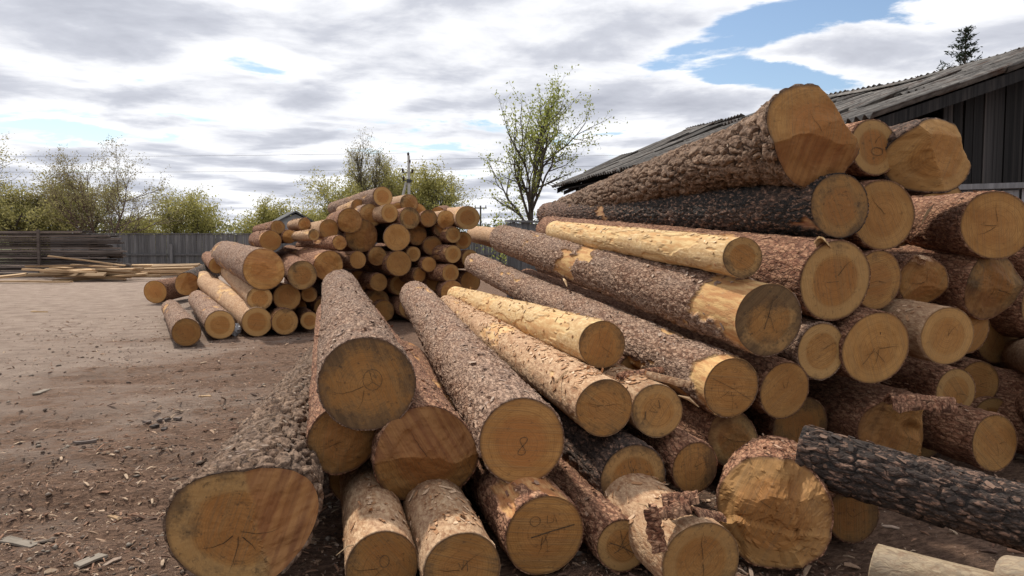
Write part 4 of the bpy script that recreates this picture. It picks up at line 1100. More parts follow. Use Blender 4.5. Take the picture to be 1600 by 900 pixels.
def ground_piece(u, v, l, w, th, ang, mat, name, label, cat):
    r = ray(u, v); k = -CAMH / r.z; P = Vector((0, 0, CAMH)) + r * k
    mb = MB(); rng = random.Random(int(u * 7 + v))
    V = []
    for s in (-.5, 0, .5):
        for s2 in (-.5, .5):
            V.append((s * l + rng.uniform(-.02, .02), s2 * w * rng.uniform(.8, 1.1), 0))
    V += [(a, b, th + rng.uniform(0, th)) for a, b, c in V]
    mb.add(V, [[0, 1, 3, 2], [2, 3, 5, 4], [6, 8, 9, 7], [8, 10, 11, 9], [0, 6, 7, 1], [4, 5, 11, 10], [0, 2, 8, 6], [2, 4, 10, 8], [1, 7, 9, 3], [3, 9, 11, 5]])
    o = mb.build(name, mat); o.location = (P.x, P.y, float(ground_h(P.x, P.y)) + .004); o.rotation_euler = (rng.uniform(-.05, .05), rng.uniform(-.05, .05), ang)
    tag(o, label, cat, 'scraps on the yard dirt')
ground_piece(66, 612, .32, .07, .008, rad(100), M_SCRAP, 'board_scrap', 'pale grey board scrap standing out on the dirt at the far left', 'board')
ground_piece(140, 876, .17, .06, .007, rad(62), M_SCRAP, 'board_scrap', 'grey flat board scrap near the bottom left, left of the furrowed log', 'board')
ground_piece(320, 619, .12, .045, .010, rad(4), M_SLAB, 'wood_chip', 'single pale yellow chip lying on the open dirt', 'wood chip')
ground_piece(30, 846, .30, .07, .006, rad(-25), M_SCRAP, 'board_scrap', 'half buried greyish board scrap at the bottom left edge', 'board')
ground_piece(180, 812, .10, .03, .008, rad(-35), M_SLAB, 'wood_chip', 'orange splinter chip near the bottom left of the yard', 'wood chip')
ground_piece(62, 488, .30, .05, .015, rad(10), M_SLAB, 'wood_chip', 'small pale chip on the dirt below the slab heap', 'wood chip')
ground_piece(135, 690, .16, .04, .012, rad(25), M_STACK, 'bark_piece', 'dark bark piece on the open dirt left of the furrowed log', 'bark')
for i, (u, v) in enumerate(((250, 660), (243, 665), (262, 658), (275, 655), (232, 662), (256, 668))):
    ground_piece(u, v, .06, .05, .012, i, M_STACK, 'bark_piece', 'dark lump in the cluster on the dirt beyond the furrowed log', 'bark')

# white plastic scrap by the back pile
def plastic():
    rng = np.random.RandomState(2); mb = MB()
    r = ray(368, 524); P = Vector((0, 0, CAMH)) + r * (-CAMH / r.z)
    nu, nv = 12, 7; V = []
    for i in range(nu):
        for j in range(nv):
            a = 2 * math.pi * i / nu; b = math.pi * j / (nv - 1)
            rr = .12 * rng.uniform(.6, 1.15)
            V.append((rr * math.sin(b) * math.cos(a), rr * math.sin(b) * math.sin(a) * .8, .10 + rr * math.cos(b) * .95))
    Q = [[i * nv + j, ((i + 1) % nu) * nv + j, ((i + 1) % nu) * nv + j + 1, i * nv + j + 1] for i in range(nu) for j in range(nv - 1)]
    mb.add(V, Q); o = mb.build('plastic_scrap', M_PLASTIC); o.location = (P.x, P.y, 0)
    tag(o, 'crumpled white plastic scrap on the ground at the foot of the back pile', 'plastic')
plastic()

# ------------------------------------------------------------------ lumber stack, slab heap
def board_mesh(l, w, t, seed, mat, segs=6):
    rng = random.Random(seed); V = []
    for i in range(segs + 1):
        s = i / segs - .5; dz = rng.uniform(-.008, .008); dy = rng.uniform(-.01, .01)
        for yy, zz_ in ((-w / 2, 0), (w / 2, 0), (w / 2, t), (-w / 2, t)):
            V.append((s * l + (rng.uniform(-.03, .03) if i in (0, segs) else 0), yy + dy, zz_ + dz))
    Q = [[i * 4 + j, i * 4 + (j + 1) % 4, (i + 1) * 4 + (j + 1) % 4, (i + 1) * 4 + j] for i in range(segs) for j in range(4)]
    Q += [[3, 2, 1, 0], [segs * 4 + k for k in range(4)]]
    mb = MB(); mb.add(V, Q)
    return mb.mesh('board', mat)
stack_meshes = [board_mesh(8.5, .24, .07, s, M_STACK) for s in range(6)]
rs = random.Random(11)
SX, SY, SZ0 = px(190, 400, 32).x, 32.0, 0.06
NL = 19
for k in range(NL):
    for r_ in range(2):
        o = obj('stacked_board', stack_meshes[rs.randrange(6)])
        endx = SX - (1.15 if k >= NL - 2 else 0) + rs.uniform(-.45, .55) - .5 * (k / NL)
        o.location = (endx - 4.25, SY + r_ * .34 + rs.uniform(-.06, .06), SZ0 + k * .098 + rs.uniform(-.012, .012)); o.rotation_euler = (rs.gauss(0, .03), rs.gauss(0, .0035), rs.gauss(0, .008))
        nth = ('top', 'second', 'third', 'fourth', 'fifth', 'sixth', 'seventh', 'eighth', 'ninth', 'tenth', 'eleventh', 'twelfth', 'thirteenth', 'fourteenth', 'fifteenth', 'sixteenth', 'seventeenth', 'eighteenth', 'lowest')[NL - 1 - k]
        tag(o, ('front' if r_ == 0 else 'rear') + ' board in the ' + nth + ' layer' + ('' if nth in ('top', 'lowest') else ' from the top') + ' of the dark lumber stack', 'board', 'boards of the dark lumber stack')
for k in range(NL):
    mb = MB(); mb.box(-.04, .04, -.1, .6, -.026, -.002)
    if k == 0: stick = mb.mesh('spacer_stick', M_STACK)
    o = obj('spacer_stick', stick); o.location = (SX - 1.3, SY, SZ0 + k * .098)
    tag(o, 'spacer stick between layers of the dark lumber stack', 'stick', 'spacer sticks of the dark lumber stack')
mb = MB(); mb.box(-.05, .05, -.04, .04, -.1, 1.95)
o = mb.build('stake', M_STACK); o.location = (px(61, 400, 31.7).x, 31.70, 0); tag(o, 'upright dark stake against the front of the lumber stack', 'stake')

slab_meshes = [board_mesh(l, w, t, 30 + i, M_SLAB, 5) for i, (l, w, t) in enumerate(((3.2, .18, .07), (2.6, .14, .06), (3.8, .16, .06), (2.0, .22, .08), (2.9, .12, .06)))]
for i in range(26):
    o = obj('sawn_slab', slab_meshes[i % 5])
    lay = i // 8
    P = px(rs.uniform(85, 185) + lay * 3, 420, 29.3 + rs.uniform(-1.0, 1.0))
    o.location = (P.x, P.y, .05 + lay * .13 + rs.uniform(0, .06)); o.rotation_euler = (rs.gauss(0, .25), rs.gauss(0, .03), rs.gauss(-.10, .30))
    tag(o, 'pale sawn slab in the loose heap before the dark lumber stack', 'slab', 'pale slabs in the loose heap', 'thing')
for i in range(16):
    o = obj('sawn_slab', slab_meshes[(i * 3 + 1) % 5])
    P = px(rs.uniform(235, 285), 415, 32.5 + rs.uniform(-1, 1.2))
    o.location = (P.x, P.y, .04 + (i // 4) * .12 + rs.uniform(0, .04)); o.rotation_euler = (rs.gauss(0, .15), rs.gauss(0, .015), rs.gauss(-.02, .08))
    tag(o, 'thin slab in the low heap between lumber stack and back pile', 'slab', 'thin slabs in the low heap', 'thing')
o = obj('sawn_slab', slab_meshes[2]); P = px(60, 434, 28.2); o.location = (P.x, P.y - 1, .03); o.rotation_euler = (0, 0, -.1); tag(o, 'pale slab lying alone on the dirt in front of the loose heap', 'slab', kind='thing')
o = obj('sawn_slab', slab_meshes[0]); P = px(135, 400, 31.3); o.location = (P.x, P.y, .66); o.rotation_euler = (.2, .12, -.05); o.scale = (1, .6, .6); tag(o, 'tan slab leaning against the dark lumber stack above the loose heap', 'slab', kind='thing')
o = obj('sawn_slab', slab_meshes[3]); P = px(15, 440, 28.5); o.location = (P.x - .5, P.y, .1); o.rotation_euler = (.2, -.1, .3); tag(o, 'brown slab at the left end of the loose heap', 'slab', kind='thing')

# ------------------------------------------------------------------ board fence behind the yard
def fence(A, B, h, bw, mat, label, name='board_fence', gap=.008, rails=(.7, 1.55), seed=1, cap=True, hvar=.02, front=-1):
    rng = random.Random(seed); A, B = Vector(A), Vector(B)
    L = (B - A).length; dirv = (B - A) / L
    M = Matrix.Rotation(math.atan2(dirv.y, dirv.x), 4, 'Z'); M.translation = A
    root = empty(name, M); tag(root, label, 'fence')
    mb = MB(); mb.box(0, bw - gap, -.012, .012, 0, 1.0); bm_ = mb.mesh('board', mat)
    for i in range(int(L / bw)):
        o = obj('board', bm_, root); o.location = (i * bw, rng.uniform(-.006, .006), .02); o.scale = (1, 1, h + rng.uniform(-hvar, hvar)); o.rotation_euler = (0, rng.gauss(0, .004), 0)
    for z in rails:
        mb = MB(); mb.box(0, L, -.04, .04, z - .05, z + .05); r_ = mb.build('rail', mat, root); r_.location = (0, front * .056, 0)
    if cap:
        mb = MB(); mb.box(0, L, -.06, .06, h + .03, h + .08); mb.build('top_rail', mat, root)
    mb = MB(); mb.box(-.07, .07, -.07, .07, 0, h * .72); pm_ = mb.mesh('post', mat)
    for x in np.arange(.6, L, 2.9):
        o = obj('post', pm_, root); o.location = (x, front * .17, 0)
    return root
fence(px(80, 400, 41).xy.to_3d(), px(812, 400, 41.8).xy.to_3d(), 1.78, .145, M_GREYBOARD, 'long grey plank fence closing the yard behind the piles', rails=(.72,))
fence(px(792, 400, 19.5).xy.to_3d(), px(868, 400, 21.5).xy.to_3d(), 1.98, .13, M_PALEGREY, 'short pale plank fence joining the barn below the leafing tree', rails=(1.75,), seed=4, cap=True, hvar=.03)
fence(px(1380, 400, 7.6).xy.to_3d(), px(1750, 400, 6.6).xy.to_3d(), 2.02, .14, M_PALEGREY, 'pale plank fence in front of the black barn wall at the right edge', rails=(1.8,), seed=6, cap=True, hvar=.02)

# ------------------------------------------------------------------ barn
def barn():
    EN = px(1370, 185, 8.98); EN.z = 3.0
    EF = px(875, 290, 20.5); EF.z = 3.0
    ax = (EF - EN); Lb = ax.length; ax.normalize()
    pr = Vector((ax.y, -ax.x, 0))               # across the barn, away from the yard
    half, rn, rf = 3.75, 4.22, 4.62
    ang = math.atan2(ax.y, ax.x)
    M = Matrix.Rotation(ang, 4, 'Z'); M.translation = (EN.x, EN.y, 0)
    root = empty('barn', M); tag(root, 'old black plank barn with a grey corrugated roof behind the right stack', 'barn')
    # local: x along the barn (0 near .. Lb far), y: yard side eave = 0, ridge = -half, far eave = -2 half
    def roofz(x, s):
        """s 0 eave .. 1 ridge"""
        r = rn + (rf - rn) * x / Lb
        return 3.0 + (r - 3.0) * s + .05 * math.sin(x * .9 + 1) * s - .04 * math.sin(x * .6) * (1 - s)
    rng = random.Random(9)
    bw = .155
    mb = MB(); mb.box(-.014, .014, 0, bw - .006, 0, 1.0); bm_ = mb.mesh('wall_board', M_OLDBOARD)
    for gx in (.35, Lb - .35):
        for i in range(int(2 * (half - .3) / bw)):
            y = -.3 - (i + 1) * bw
            s = 1 - abs((-y - bw / 2) - half) / half
            top = roofz(gx, s) - .07
            bot = rng.uniform(0, .05)
            if gx < 1 and i < 6: top = 2.62
            o = obj('wall_board', bm_, root); o.location = (gx + rng.uniform(-.008, .008), y, bot); o.scale = (1, rng.uniform(.86, 1.0), top - bot)
            o.rotation_euler = (rng.gauss(0, .003), 0, 0)
    mb = MB(); mb.box(0, bw * 1.5 - .006, -.014, .014, 0, 1.0); sm_ = mb.mesh('wall_board', M_OLDBOARD)
    for i in range(int((Lb - .8) / (bw * 1.5))):
        o = obj('wall_board', sm_, root); o.location = (.4 + i * bw * 1.5, -.33 + rng.uniform(-.005, .005), 0); o.scale = (1, 1, 2.88 + rng.uniform(-.04, .02))
    for i in range(int((Lb - .8) / (bw * 3))):
        o = obj('wall_board', sm_, root); o.location = (.4 + i * bw * 3, -2 * half + .33, 0); o.scale = (2, 1, 2.88)
    # corner timbers under the eave, gable plate, barge boards
    for (x0, x1, y0, y1, z0, z1) in ((.18, .31, -1.35, -.2, 2.66, 2.80), (.20, .33, -1.2, -.28, 2.50, 2.62), (.16, .34, -.36, -.2, 0, 2.64)):
        mb = MB(); mb.box(x0, x1, y0, y1, z0, z1); mb.build('corner_timber', M_OLDBOARD, root)
    for gx in (-.05, Lb + .05):
        for sgn in (0, 1):
            mb = MB()
            y0, y1 = (.06, -half) if sgn == 0 else (-2 * half - .06, -half)
            za, zb = roofz(gx, 0) - .04, roofz(gx, 1) - .04
            V = [(gx - .015, y0, za - .14), (gx + .015, y0, za - .14), (gx + .015, y1, zb - .14), (gx - .015, y1, zb - .14), (gx - .015, y0, za), (gx + .015, y0, za), (gx + .015, y1, zb), (gx - .015, y1, zb)]
            mb.add(V, BOXF); mb.build('barge_board', M_OLDBOARD, root)
    # rafters and battens
    for x in np.arange(.6, Lb, 1.2):
        for side in (0, 1):
            mb = MB(); y0 = .05 if side == 0 else -2 * half - .05
            za, zb = roofz(x, 0) - .16, roofz(x, 1) - .16
            V = [(x - .03, y0, za - .1), (x + .03, y0, za - .1), (x + .03, -half, zb - .1), (x - .03, -half, zb - .1), (x - .03, y0, za), (x + .03, y0, za), (x + .03, -half, zb), (x - .03, -half, zb)]
            mb.add(V, BOXF); mb.build('rafter', M_OLDBOARD, root)
    for k in range(9):
        s = .03 + .94 * k / 8
        mb = MB(); y = -half * s
        z0, z1 = roofz(0, s), roofz(Lb, s)
        V = []
        for zz_, dz in ((0, -.13), (1, -.09)):
            for (x, z, dy) in ((0, z0, -.05), (Lb, z1, -.05), (Lb, z1, .05), (0, z0, .05)): V.append((x, y + dy, z + dz - dy * .35))
        mb.add(V, BOXF); mb.build('batten', M_OLDBOARD, root)
    # corrugated sheets: each its own piece
    rows, ncol = 4, 13
    sw, sl = 1.06, (half + .22) / rows * 1.06
    def sheet(seed):
        r2 = random.Random(seed); nx, ny = 44, 4; V = []
        for top in (0, 1):
            for j in range(ny + 1):
                for i in range(nx + 1):
                    x = sw * i / nx; y = sl * j / ny
                    chip = 0
                    if j == 0 and r2.random() < .25: chip = r2.uniform(0, .07)
                    V.append((x, -(y + chip), .030 * math.cos(2 * math.pi * x / .152) + .009 * top))
        n = (nx + 1) * (ny + 1); Q = []
        for j in range(ny):
            for i in range(nx):
                a = j * (nx + 1) + i
                Q.append([a, a + 1, a + nx + 2, a + nx + 1]); Q.append([n + a, n + a + nx + 1, n + a + nx + 2, n + a + 1])
        for i in range(nx): Q.append([i, n + i, n + i + 1, i + 1]); b = ny * (nx + 1); Q.append([b + i, b + i + 1, n + b + i + 1, n + b + i])
        for j in range(ny): a = j * (nx + 1); Q.append([a, a + nx + 1, n + a + nx + 1, n + a]); a += nx; Q.append([a, n + a, n + a + nx + 1, a + nx + 1])
        mb = MB(); mb.add(V, Q); return mb.mesh('roof_sheet', M_SLATE, False)
    sheets = [sheet(s) for s in range(4)]
    missing = {(3, 9), (3, 10), (2, 10)}
    pitch_len = half / rows
    for r_ in range(rows):
        for c in range(ncol):
            if (r_, c) in missing: continue
            x = -.16 + c * (Lb + .32 - .0) / ncol
            s0 = (r_ * pitch_len - .16) / half; s1 = ((r_ + 1) * pitch_len + .02) / half
            z0, z1 = roofz(x, s0), roofz(x, s1)
            ny_ = s1 * half - s0 * half
            tilt = math.atan2(z1 - z0, ny_)
            o = obj('roof_sheet', sheets[rng.randrange(4)], root)
            zx = (roofz(x + 1, .5) - roofz(x, .5))
            o.rotation_euler = (-tilt + rng.gauss(0, .018), -math.atan(zx) + rng.gauss(0, .007), rng.gauss(0, .016))
            o.location = (x, -s0 * half + rng.uniform(-.02, .03), z0 + .004 + (rows - r_) * .004 + (c % 2) * .010 + rng.uniform(0, .012))
            o.scale = ((Lb + .32) / ncol / 1.0, 1.04 * math.hypot(ny_, z1 - z0) / sl, 1)
            if r_ == 3 and c in (8, 7): o.location.z += .07; o.rotation_euler.x += .05
    # other slope: same sheets, larger lay
    for r_ in range(rows):
        for c in range(ncol):
            if (r_, c) in {(3, 9), (2, 9)}: continue
            x = -.16 + (c + 1) * (Lb + .32) / ncol
            s0 = (r_ * pitch_len - .16) / half; s1 = ((r_ + 1) * pitch_len + .02) / half
            z0, z1 = roofz(x, s0), roofz(x, s1); ny_ = (s1 - s0) * half
            tilt = math.atan2(z1 - z0, ny_)
            o = obj('roof_sheet', sheets[rng.randrange(4)], root)
            o.rotation_euler = (-tilt, math.atan(roofz(x, .5) - roofz(x - 1, .5)), math.pi)
            o.location = (x, -2 * half + s0 * half, z0 + .004 + (rows - r_) * .004 + (c % 2) * .01)
            o.scale = ((Lb + .32) / ncol / 1.0, 1.04 * math.hypot(ny_, z1 - z0) / sl, 1)
    # ridge capping in short lengths
    for c in range(ncol):
        if c in (9, 10): continue
        mb = MB(); x0 = c * Lb / ncol; x1 = (c + 1) * Lb / ncol - .01
        V = []
        for x in (x0, x1):
            z = roofz(x, 1) + .06
            for (dy, dz) in ((.22, -.09), (0, 0), (-.22, -.09), (-.22, -.105), (0, -.02), (.22, -.105)): V.append((x, -half + dy, z + dz + rng.uniform(0, .01)))
        Q = [[i, (i + 1) % 6, 6 + (i + 1) % 6, 6 + i] for i in range(6)] + [[0, 5, 4, 1], [1, 4, 3, 2], [6, 7, 10, 11], [7, 8, 9, 10]]
        mb.add(V, Q); mb.build('ridge_cap', M_SLATE, root)
barn()

# ------------------------------------------------------------------ far house
def far_house():
    P = px(462, 372, 50); P.z = 0
    root = empty('far_house', Matrix.Translation(P) @ Matrix.Rotation(rad(25), 4, 'Z')); tag(root, 'small grey gabled house far behind the fence', 'house')
    w, l, h, r = 1.0, 2.6, 2.7, 3.28
    mb = MB()
    mb.add([(-w, 0, 0), (w, 0, 0), (w, 0, h), (0, 0, r - .12), (-w, 0, h), (-w, l, 0), (w, l, 0), (w, l, h), (0, l, r - .12), (-w, l, h)],
           [[0, 1, 2, 4], [5, 9, 7, 6], [0, 4, 9, 5], [1, 6, 7, 2]], [[4, 2, 3], [9, 8, 7]])
    mb.build('wall', M_HOUSE, root)
    for s in (-1, 1):
        mb = MB(); V = []
        for dz in (0, .1):
            for (x, y) in ((0, -.25), (s * (w + .25), -.25), (s * (w + .25), l + .25), (0, l + .25)): V.append((x, y, r - abs(x) * (r - h) / w + dz - (.02 if x == 0 else 0)))
        mb.add(V, BOXF); mb.build('roof', M_HROOF, root)
    wd = empty('window', None); wd.parent = root; wd.location = (.15, -.02, 2.35); wd.scale = (.6, .6, .6)
    mb = MB(); mb.box(-.22, .22, -.03, .0, -.35, .35); mb.build('frame', M_PALEGREY, wd)
    mb = MB(); mb.box(-.17, .17, -.045, -.032, -.3, .3); mb.build('pane', M_GLASS, wd)
far_house()

# ------------------------------------------------------------------ utility poles and wires
def a_pole():
    P = px(640, 372, 49); P.z = 0
    root = empty('utility_pole', Matrix.Translation(P) @ Matrix.Scale(.83, 4)); tag(root, 'pale concrete A-shaped utility pole behind the back pile', 'pole')
    mb = MB(); mb.tube([(0, 0, 0), (-.02, 0, 8.2)], [.16, .10], 6); mb.build('post', M_CONC, root)
    mb = MB(); mb.tube([(-1.9, .3, 0), (-.22, .02, 6.2)], [.15, .10], 6); mb.build('brace', M_CONC, root)
    for z in (6.3, 6.9): 
        mb = MB(); mb.tube([(-.5, 0, z), (.3, 0, z)], [.04, .04], 4); mb.build('crossarm', M_DARKMETAL, root)
    for (x, z) in ((-.48, 7.05), (-.05, 8.25), (-.42, 6.45), (.25, 7.0), (.05, 7.7)):
        mb = MB(); mb.tube([(x, 0, z - .12), (x, 0, z), (x, 0, z + .12), (x, 0, z + .2)], [.05, .09, .10, .04], 6); mb.build('insulator', M_PORC, root)
    mb = MB(); mb.box(-.16, .16, -.16, .16, 6.15, 6.4); mb.build('clamp', M_DARKMETAL, root)
    return P
PP = a_pole()
def small_pole(u, d, h, label):
    P = px(u, 372, d); P.z = 0
    root = empty('utility_pole', Matrix.Translation(P)); tag(root, label, 'pole')
    mb = MB(); mb.tube([(0, 0, 0), (0, 0, h)], [.13, .10], 6); mb.build('post', M_TRUNK, root)
    mb = MB(); mb.box(-.7, .7, -.05, .05, h - .35, h - .22); mb.build('crossarm', M_TRUNK, root)
    for x in (-.6, .6):
        mb = MB(); mb.tube([(x, 0, h - .22), (x, 0, h + .02)], [.06, .05], 5); mb.build('insulator', M_PORC, root)
    return P
P2 = small_pole(751, 88, 5.3, 'small far wooden utility pole right of the back pile')
def wire(a, b, sag, label):
    a, b = Vector(a), Vector(b); n = 24
    pts = [a.lerp(b, i / n) - Vector((0, 0, sag * 4 * (i / n) * (1 - i / n))) for i in range(n + 1)]
    mb = MB(); mb.tube(pts, [.008] * (n + 1), 4); o = mb.build('overhead_wire', M_WIRE); tag(o, label, 'wire', 'overhead wires')
LP = px(-520, 372, 50); LP.z = 0
wire(PP + Vector((-.05, 0, 6.97)), LP + Vector((0, 0, 7.15)), .25, 'upper overhead wire running left from the concrete pole')
wire(PP + Vector((-.40, 0, 5.97)), LP + Vector((0, 0, 6.25)), .3, 'lower overhead wire running left from the concrete pole')
RP = px(1500, 372, 75); RP.z = 0
wire(PP + Vector((.04, 0, 6.55)), RP + Vector((0, 0, 11.2)), .3, 'overhead wire running right from the concrete pole towards the barn')
wire(PP + Vector((.2, 0, 5.9)), RP + Vector((0, 0, 10.2)), .3, 'lower overhead wire running right behind the leafing tree')

# ------------------------------------------------------------------ trees
def tree(P, label, seed, height, stems, spread, leafmat, leaf=(0.06, 6), barkmat=M_TRUNK, trunk_h=.25, trunk_r=.15, levels=4, kids=(5, 5, 4), droop=0.0,
         lean=0.0, ratio=(.62, .55, .5), leaf_from=2, up=.35, name='tree', group=None, angle=.7, leaf_scatter=.18, clear=0.0, skirt=0):
    rng = random.Random(seed)
    root = empty(name, Matrix.Translation(P)); tag(root, label, 'tree', group)
    tr, br = MB(), MB(); leaves = []
    def rv(s): return Vector((rng.gauss(0, s), rng.gauss(0, s), rng.gauss(0, s)))
    def grow(p, d, l, r, lev):
        n = 6 if lev == 0 else (5 if lev < levels - 1 else 3)
        pts, rs_ = [p.copy()], [r]; dirs = [d.copy()]
        for i in range(n):
            d = (d + rv(.10 + .03 * lev) + Vector((0, 0, up * .12 - droop * .12 * lev))).normalized()
            p = p + d * (l / n); pts.append(p.copy()); rs_.append(r * (1 - .72 * (i + 1) / n)); dirs.append(d.copy())
        (tr if lev == 0 else br).tube(pts, rs_, (7, 6, 4, 3, 3)[min(lev, 4)], caps=False)
        if lev >= leaf_from:
            for i in range(1, n + 1):
                for _ in range(leaf[1] if lev < levels - 1 else leaf[1] + 1):
                    leaves.append(pts[i] + rv(leaf_scatter))
        if lev < levels - 1:
            k = kids[min(lev, len(kids) - 1)]
            for c in range(k):
                t = (clear if lev == 0 else .15) + (.98 - (clear if lev == 0 else .15)) * (c + rng.random()) / k
                i = min(n - 1, int(t * n)); f = t * n - i
                q = pts[i].lerp(pts[i + 1], f)
                dd = dirs[i]
                side = dd.cross(rv(1)).normalized()
                a = angle * rng.uniform(.7, 1.3)
                nd = (dd * math.cos(a) + side * math.sin(a) * (1 + spread * .2)).normalized()
                grow(q, nd, l * ratio[min(lev, len(ratio) - 1)] * rng.uniform(.75, 1.2) * (1.15 - .5 * t if lev == 0 else 1), max(rs_[i] * .62, .004), lev + 1)
    for s in range(stems):
        a = 2 * math.pi * s / max(stems, 1) + rng.uniform(-.4, .4)
        tilt = 0 if stems == 1 else rng.uniform(.15, .5) * spread
        d = Vector((math.cos(a) * tilt + lean, math.sin(a) * tilt, 1)).normalized()
        grow(Vector((math.cos(a) * .05, math.sin(a) * .05, -.05)), d, height * rng.uniform(.78, 1.0), trunk_r, 0)
    if skirt:
        for _ in range(skirt):
            a = rng.uniform(0, 6.283); r_ = math.sqrt(rng.random()) * spread * height * .45
            leaves.append(Vector((math.cos(a) * r_, math.sin(a) * r_, rng.random() ** 1.3 * height * .55)))
    tr.build('trunk', barkmat, root, True)
    if br.n: br.build('branches', barkmat, root, True)
    if leaves:
        n = len(leaves); R = np.random.RandomState(seed)
        c = np.array([tuple(x) for x in leaves]); c[:, 2] = np.maximum(c[:, 2], .1)
        a = R.normal(size=(n, 3)); a /= np.linalg.norm(a, axis=1)[:, None]
        b = np.cross(a, R.normal(size=(n, 3))); b /= np.linalg.norm(b, axis=1)[:, None]
        s = leaf[0] * R.uniform(.6, 1.5, (n, 1))
        V = np.stack([c - a * s, c + b * s * .55, c + a * s, c - b * s * .55], 1).reshape(-1, 3)
        Q = np.arange(n * 4).reshape(-1, 4)
        t = np.repeat(R.rand(n), 4); A = np.stack([t, t, t, np.ones_like(t)], -1)
        cr_ = obj('crown', mesh_np('crown', V, [Q], leafmat, False, {'tint': A}), root)
    return root

def tbase(u, d): 
    p = px(u, 372, d); p.z = 0; return p
# leafing tree in the middle
tree(tbase(817, 26), 'young leafing tree with open upright branches in the middle of the view', 8, 5.15, 1, 1.0, M_LEAF_YOUNG, (.040, 2), trunk_r=.125, levels=4, kids=(14, 8, 5), ratio=(.60, .46, .40), up=.6, angle=.56, clear=.34, leaf_from=2, leaf_scatter=.07, name='leafing_tree')
tree(tbase(806, 27.5), 'small green bush at the foot of the middle leafing tree', 6, 2.4, 4, .8, M_LEAF_YOUNG, (.05, 2), trunk_r=.03, levels=3, kids=(6, 5), up=.4, leaf_from=1, name='bush')
# trees behind the fence, left to right
tree(tbase(-26, 38), 'tree at the left edge with only its branch tips in view', 12, 5.4, 1, 1.0, M_LEAF_WILLOW, (.045, 2), trunk_r=.15, levels=4, kids=(9, 6, 4), up=.3, angle=.85, clear=.4, name='willow_tree')
tree(tbase(28, 50), 'broad olive-green willow at the far left behind the lumber stack', 21, 4.9, 5, 1.5, M_LEAF_WILLOW, (.066, 7), trunk_r=.14, levels=4, kids=(8, 6, 4), up=.15, droop=.2, angle=.8, clear=.15, leaf_scatter=.2, lean=.1, name='willow_tree', skirt=500)
tree(tbase(98, 52), 'second olive willow, right of the far left one', 23, 5.3, 4, 1.2, M_LEAF_WILLOW, (.064, 7), trunk_r=.12, levels=4, kids=(8, 6, 4), up=.2, droop=.1, angle=.75, clear=.15, leaf_scatter=.18, name='willow_tree', skirt=400)
tree(tbase(158, 49), 'nearly bare reddish tree beside the willows', 25, 5.6, 2, .6, M_LEAF_BUD, (.045, 2), barkmat=M_TWIGRED, trunk_r=.09, levels=4, kids=(12, 8, 5), up=.4, angle=.65, clear=.15, leaf_scatter=.08, name='bare_tree')
tree(tbase(300, 56), 'rounded yellow-green bush tree showing above the fence', 31, 4.0, 6, 1.3, M_LEAF_YELLOW, (.068, 3), trunk_r=.09, levels=4, kids=(7, 6, 4), up=.2, angle=.75, clear=.1, leaf_scatter=.2, name='bush_tree', skirt=700)
tree(tbase(225, 58), 'low green bush left of the rounded bush tree', 33, 2.7, 6, 1.6, M_LEAF_YELLOW, (.068, 3), trunk_r=.06, levels=4, kids=(6, 5, 4), up=.2, angle=.8, clear=.1, leaf_scatter=.2, name='bush_tree', skirt=700)
tree(tbase(196, 72), 'small dark conifer tip between the bare tree and the low bush', 35, 4.2, 1, .5, M_NEEDLE, (.10, 9), trunk_r=.09, levels=3, kids=(22, 4), ratio=(.22, .4), up=0, angle=1.3, clear=.1, leaf_from=1, leaf_scatter=.12, name='conifer')
tree(tbase(425, 62), 'pale green tree behind the small grey house', 41, 3.7, 6, 1.1, M_LEAF_YELLOW, (.072, 3), trunk_r=.08, levels=4, kids=(7, 6, 4), up=.25, angle=.75, clear=.1, leaf_scatter=.22, name='bush_tree', skirt=600)
tree(tbase(495, 60), 'pale green bush right of the small grey house', 43, 3.3, 5, 1.2, M_LEAF_YELLOW, (.072, 3), trunk_r=.08, levels=4, kids=(7, 6, 4), up=.25, angle=.75, clear=.1, leaf_scatter=.22, name='bush_tree', skirt=600)
tree(tbase(578, 54), 'tall thin nearly bare tree rising behind the topmost log', 45, 8.4, 2, .3, M_LEAF_BUD, (.04, 1), trunk_r=.11, levels=4, kids=(15, 8, 4), ratio=(.34, .5, .45), up=.5, angle=.5, clear=.35, leaf_scatter=.1, name='bare_tree')
tree(tbase(545, 55), 'yellow-green tree left of the tall bare one behind the back pile', 47, 4.7, 5, 1.1, M_LEAF_YELLOW, (.066, 3), trunk_r=.1, levels=4, kids=(8, 6, 4), up=.3, angle=.7, clear=.15, leaf_scatter=.2, name='bush_tree', skirt=600)
tree(tbase(622, 57), 'dense yellow-green tree behind the concrete pole', 49, 5.6, 5, .9, M_LEAF_YELLOW, (.07, 4), trunk_r=.12, levels=4, kids=(9, 6, 4), up=.3, angle=.7, clear=.15, leaf_scatter=.2, name='bush_tree', skirt=1000)
tree(tbase(680, 55), 'yellow-green tree with bare upper twigs right of the concrete pole', 51, 5.7, 4, .65, M_LEAF_YELLOW, (.066, 3), trunk_r=.11, levels=4, kids=(9, 7, 4), up=.4, angle=.65, clear=.15, leaf_scatter=.18, name='bush_tree', skirt=700)

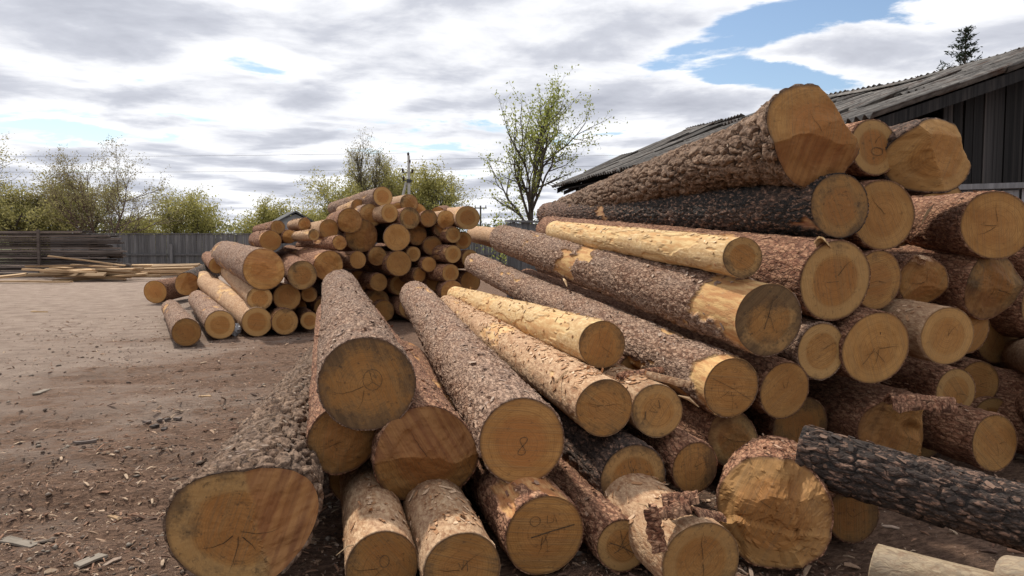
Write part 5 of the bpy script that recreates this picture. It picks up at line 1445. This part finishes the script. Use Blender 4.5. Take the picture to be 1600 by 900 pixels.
# spruce behind the barn
def spruce():
    P = tbase(1497, 30); root = empty('spruce_tree', Matrix.Translation(P)); tag(root, 'dark spruce top showing above the barn ridge', 'tree')
    rng = random.Random(4); H = 9.7
    mb = MB(); mb.tube([(0, 0, -.1), (0.03, 0, H * .5), (0, 0, H)], [.16, .10, .015], 6, False); mb.build('trunk', M_TRUNK, root, True)
    br = MB(); lv = []; cols = []
    z = 1.2
    while z < H - .1:
        rlen = .18 + (H - z) * .42
        rlen = min(rlen, 2.4)
        for k in range(6):
            a = rng.uniform(0, 6.283); l = rlen * rng.uniform(.6, 1.15)
            d = Vector((math.cos(a), math.sin(a), rng.uniform(.15, .55)))
            p0 = Vector((0, 0, z + rng.uniform(-.08, .08))); pts = [p0, p0 + d * l * .5, p0 + d * l + Vector((0, 0, .1 * l))]
            br.tube(pts, [.02, .014, .004], 3, False)
            for q in range(int(10 + l * 26)):
                t = rng.uniform(.12, 1.02); c = p0 + d * l * t + Vector((rng.gauss(0, .06 + .04 * l), rng.gauss(0, .06 + .04 * l), rng.gauss(-.02, .035)))
                lv.append((c, d))
        z += .22 + .02 * (H - z) * .3
    br.build('branches', M_TRUNK, root)
    V, A = [], []
    for c, d in lv:
        s = rng.uniform(.05, .10); e = (d + Vector((rng.gauss(0, .5), rng.gauss(0, .5), rng.gauss(0, .5)))).normalized(); f = e.cross(Vector((rng.gauss(0, 1), rng.gauss(0, 1), rng.gauss(0, 1)))).normalized()
        V += [tuple(c - e * s), tuple(c + f * s * .3), tuple(c + e * s), tuple(c - f * s * .3)]; t = rng.random(); A += [(t, t, t, 1)] * 4
    obj('crown', mesh_np('crown', np.array(V), [np.arange(len(V)).reshape(-1, 4)], M_NEEDLE, False, {'tint': np.array(A)}), root)
spruce()

# far wood along the horizon
def far_wood():
    R = np.random.RandomState(8); n = 24000
    u = R.uniform(-1.1, 1.2, n); d = R.uniform(150, 210, n)
    x = u * d
    hmax = 3.2 + 4.5 * fbm(x * .035 + 50, d * .03, 5, 4) + 2 * (fbm(x * .3 + 90, d * .2, 9, 2) - .5)
    z = R.rand(n) ** .8 * hmax
    c = np.stack([x, d, z], -1)
    a = R.normal(size=(n, 3)); a /= np.linalg.norm(a, axis=1)[:, None]; b = np.cross(a, R.normal(size=(n, 3))); b /= np.linalg.norm(b, axis=1)[:, None]
    s = R.uniform(.2, .5, (n, 1))
    V = np.stack([c - a * s, c + b * s * .6, c + a * s, c - b * s * .6], 1).reshape(-1, 3)
    t = np.repeat(R.rand(n), 4); A = np.stack([t, t, t, np.ones_like(t)], -1)
    o = obj('far_wood', mesh_np('far_wood', V, [np.arange(n * 4).reshape(-1, 4)], M_LEAF_FAR, False, {'tint': A}))
    tag(o, 'low far-off belt of woodland along the horizon', 'wood', kind='stuff')
far_wood()
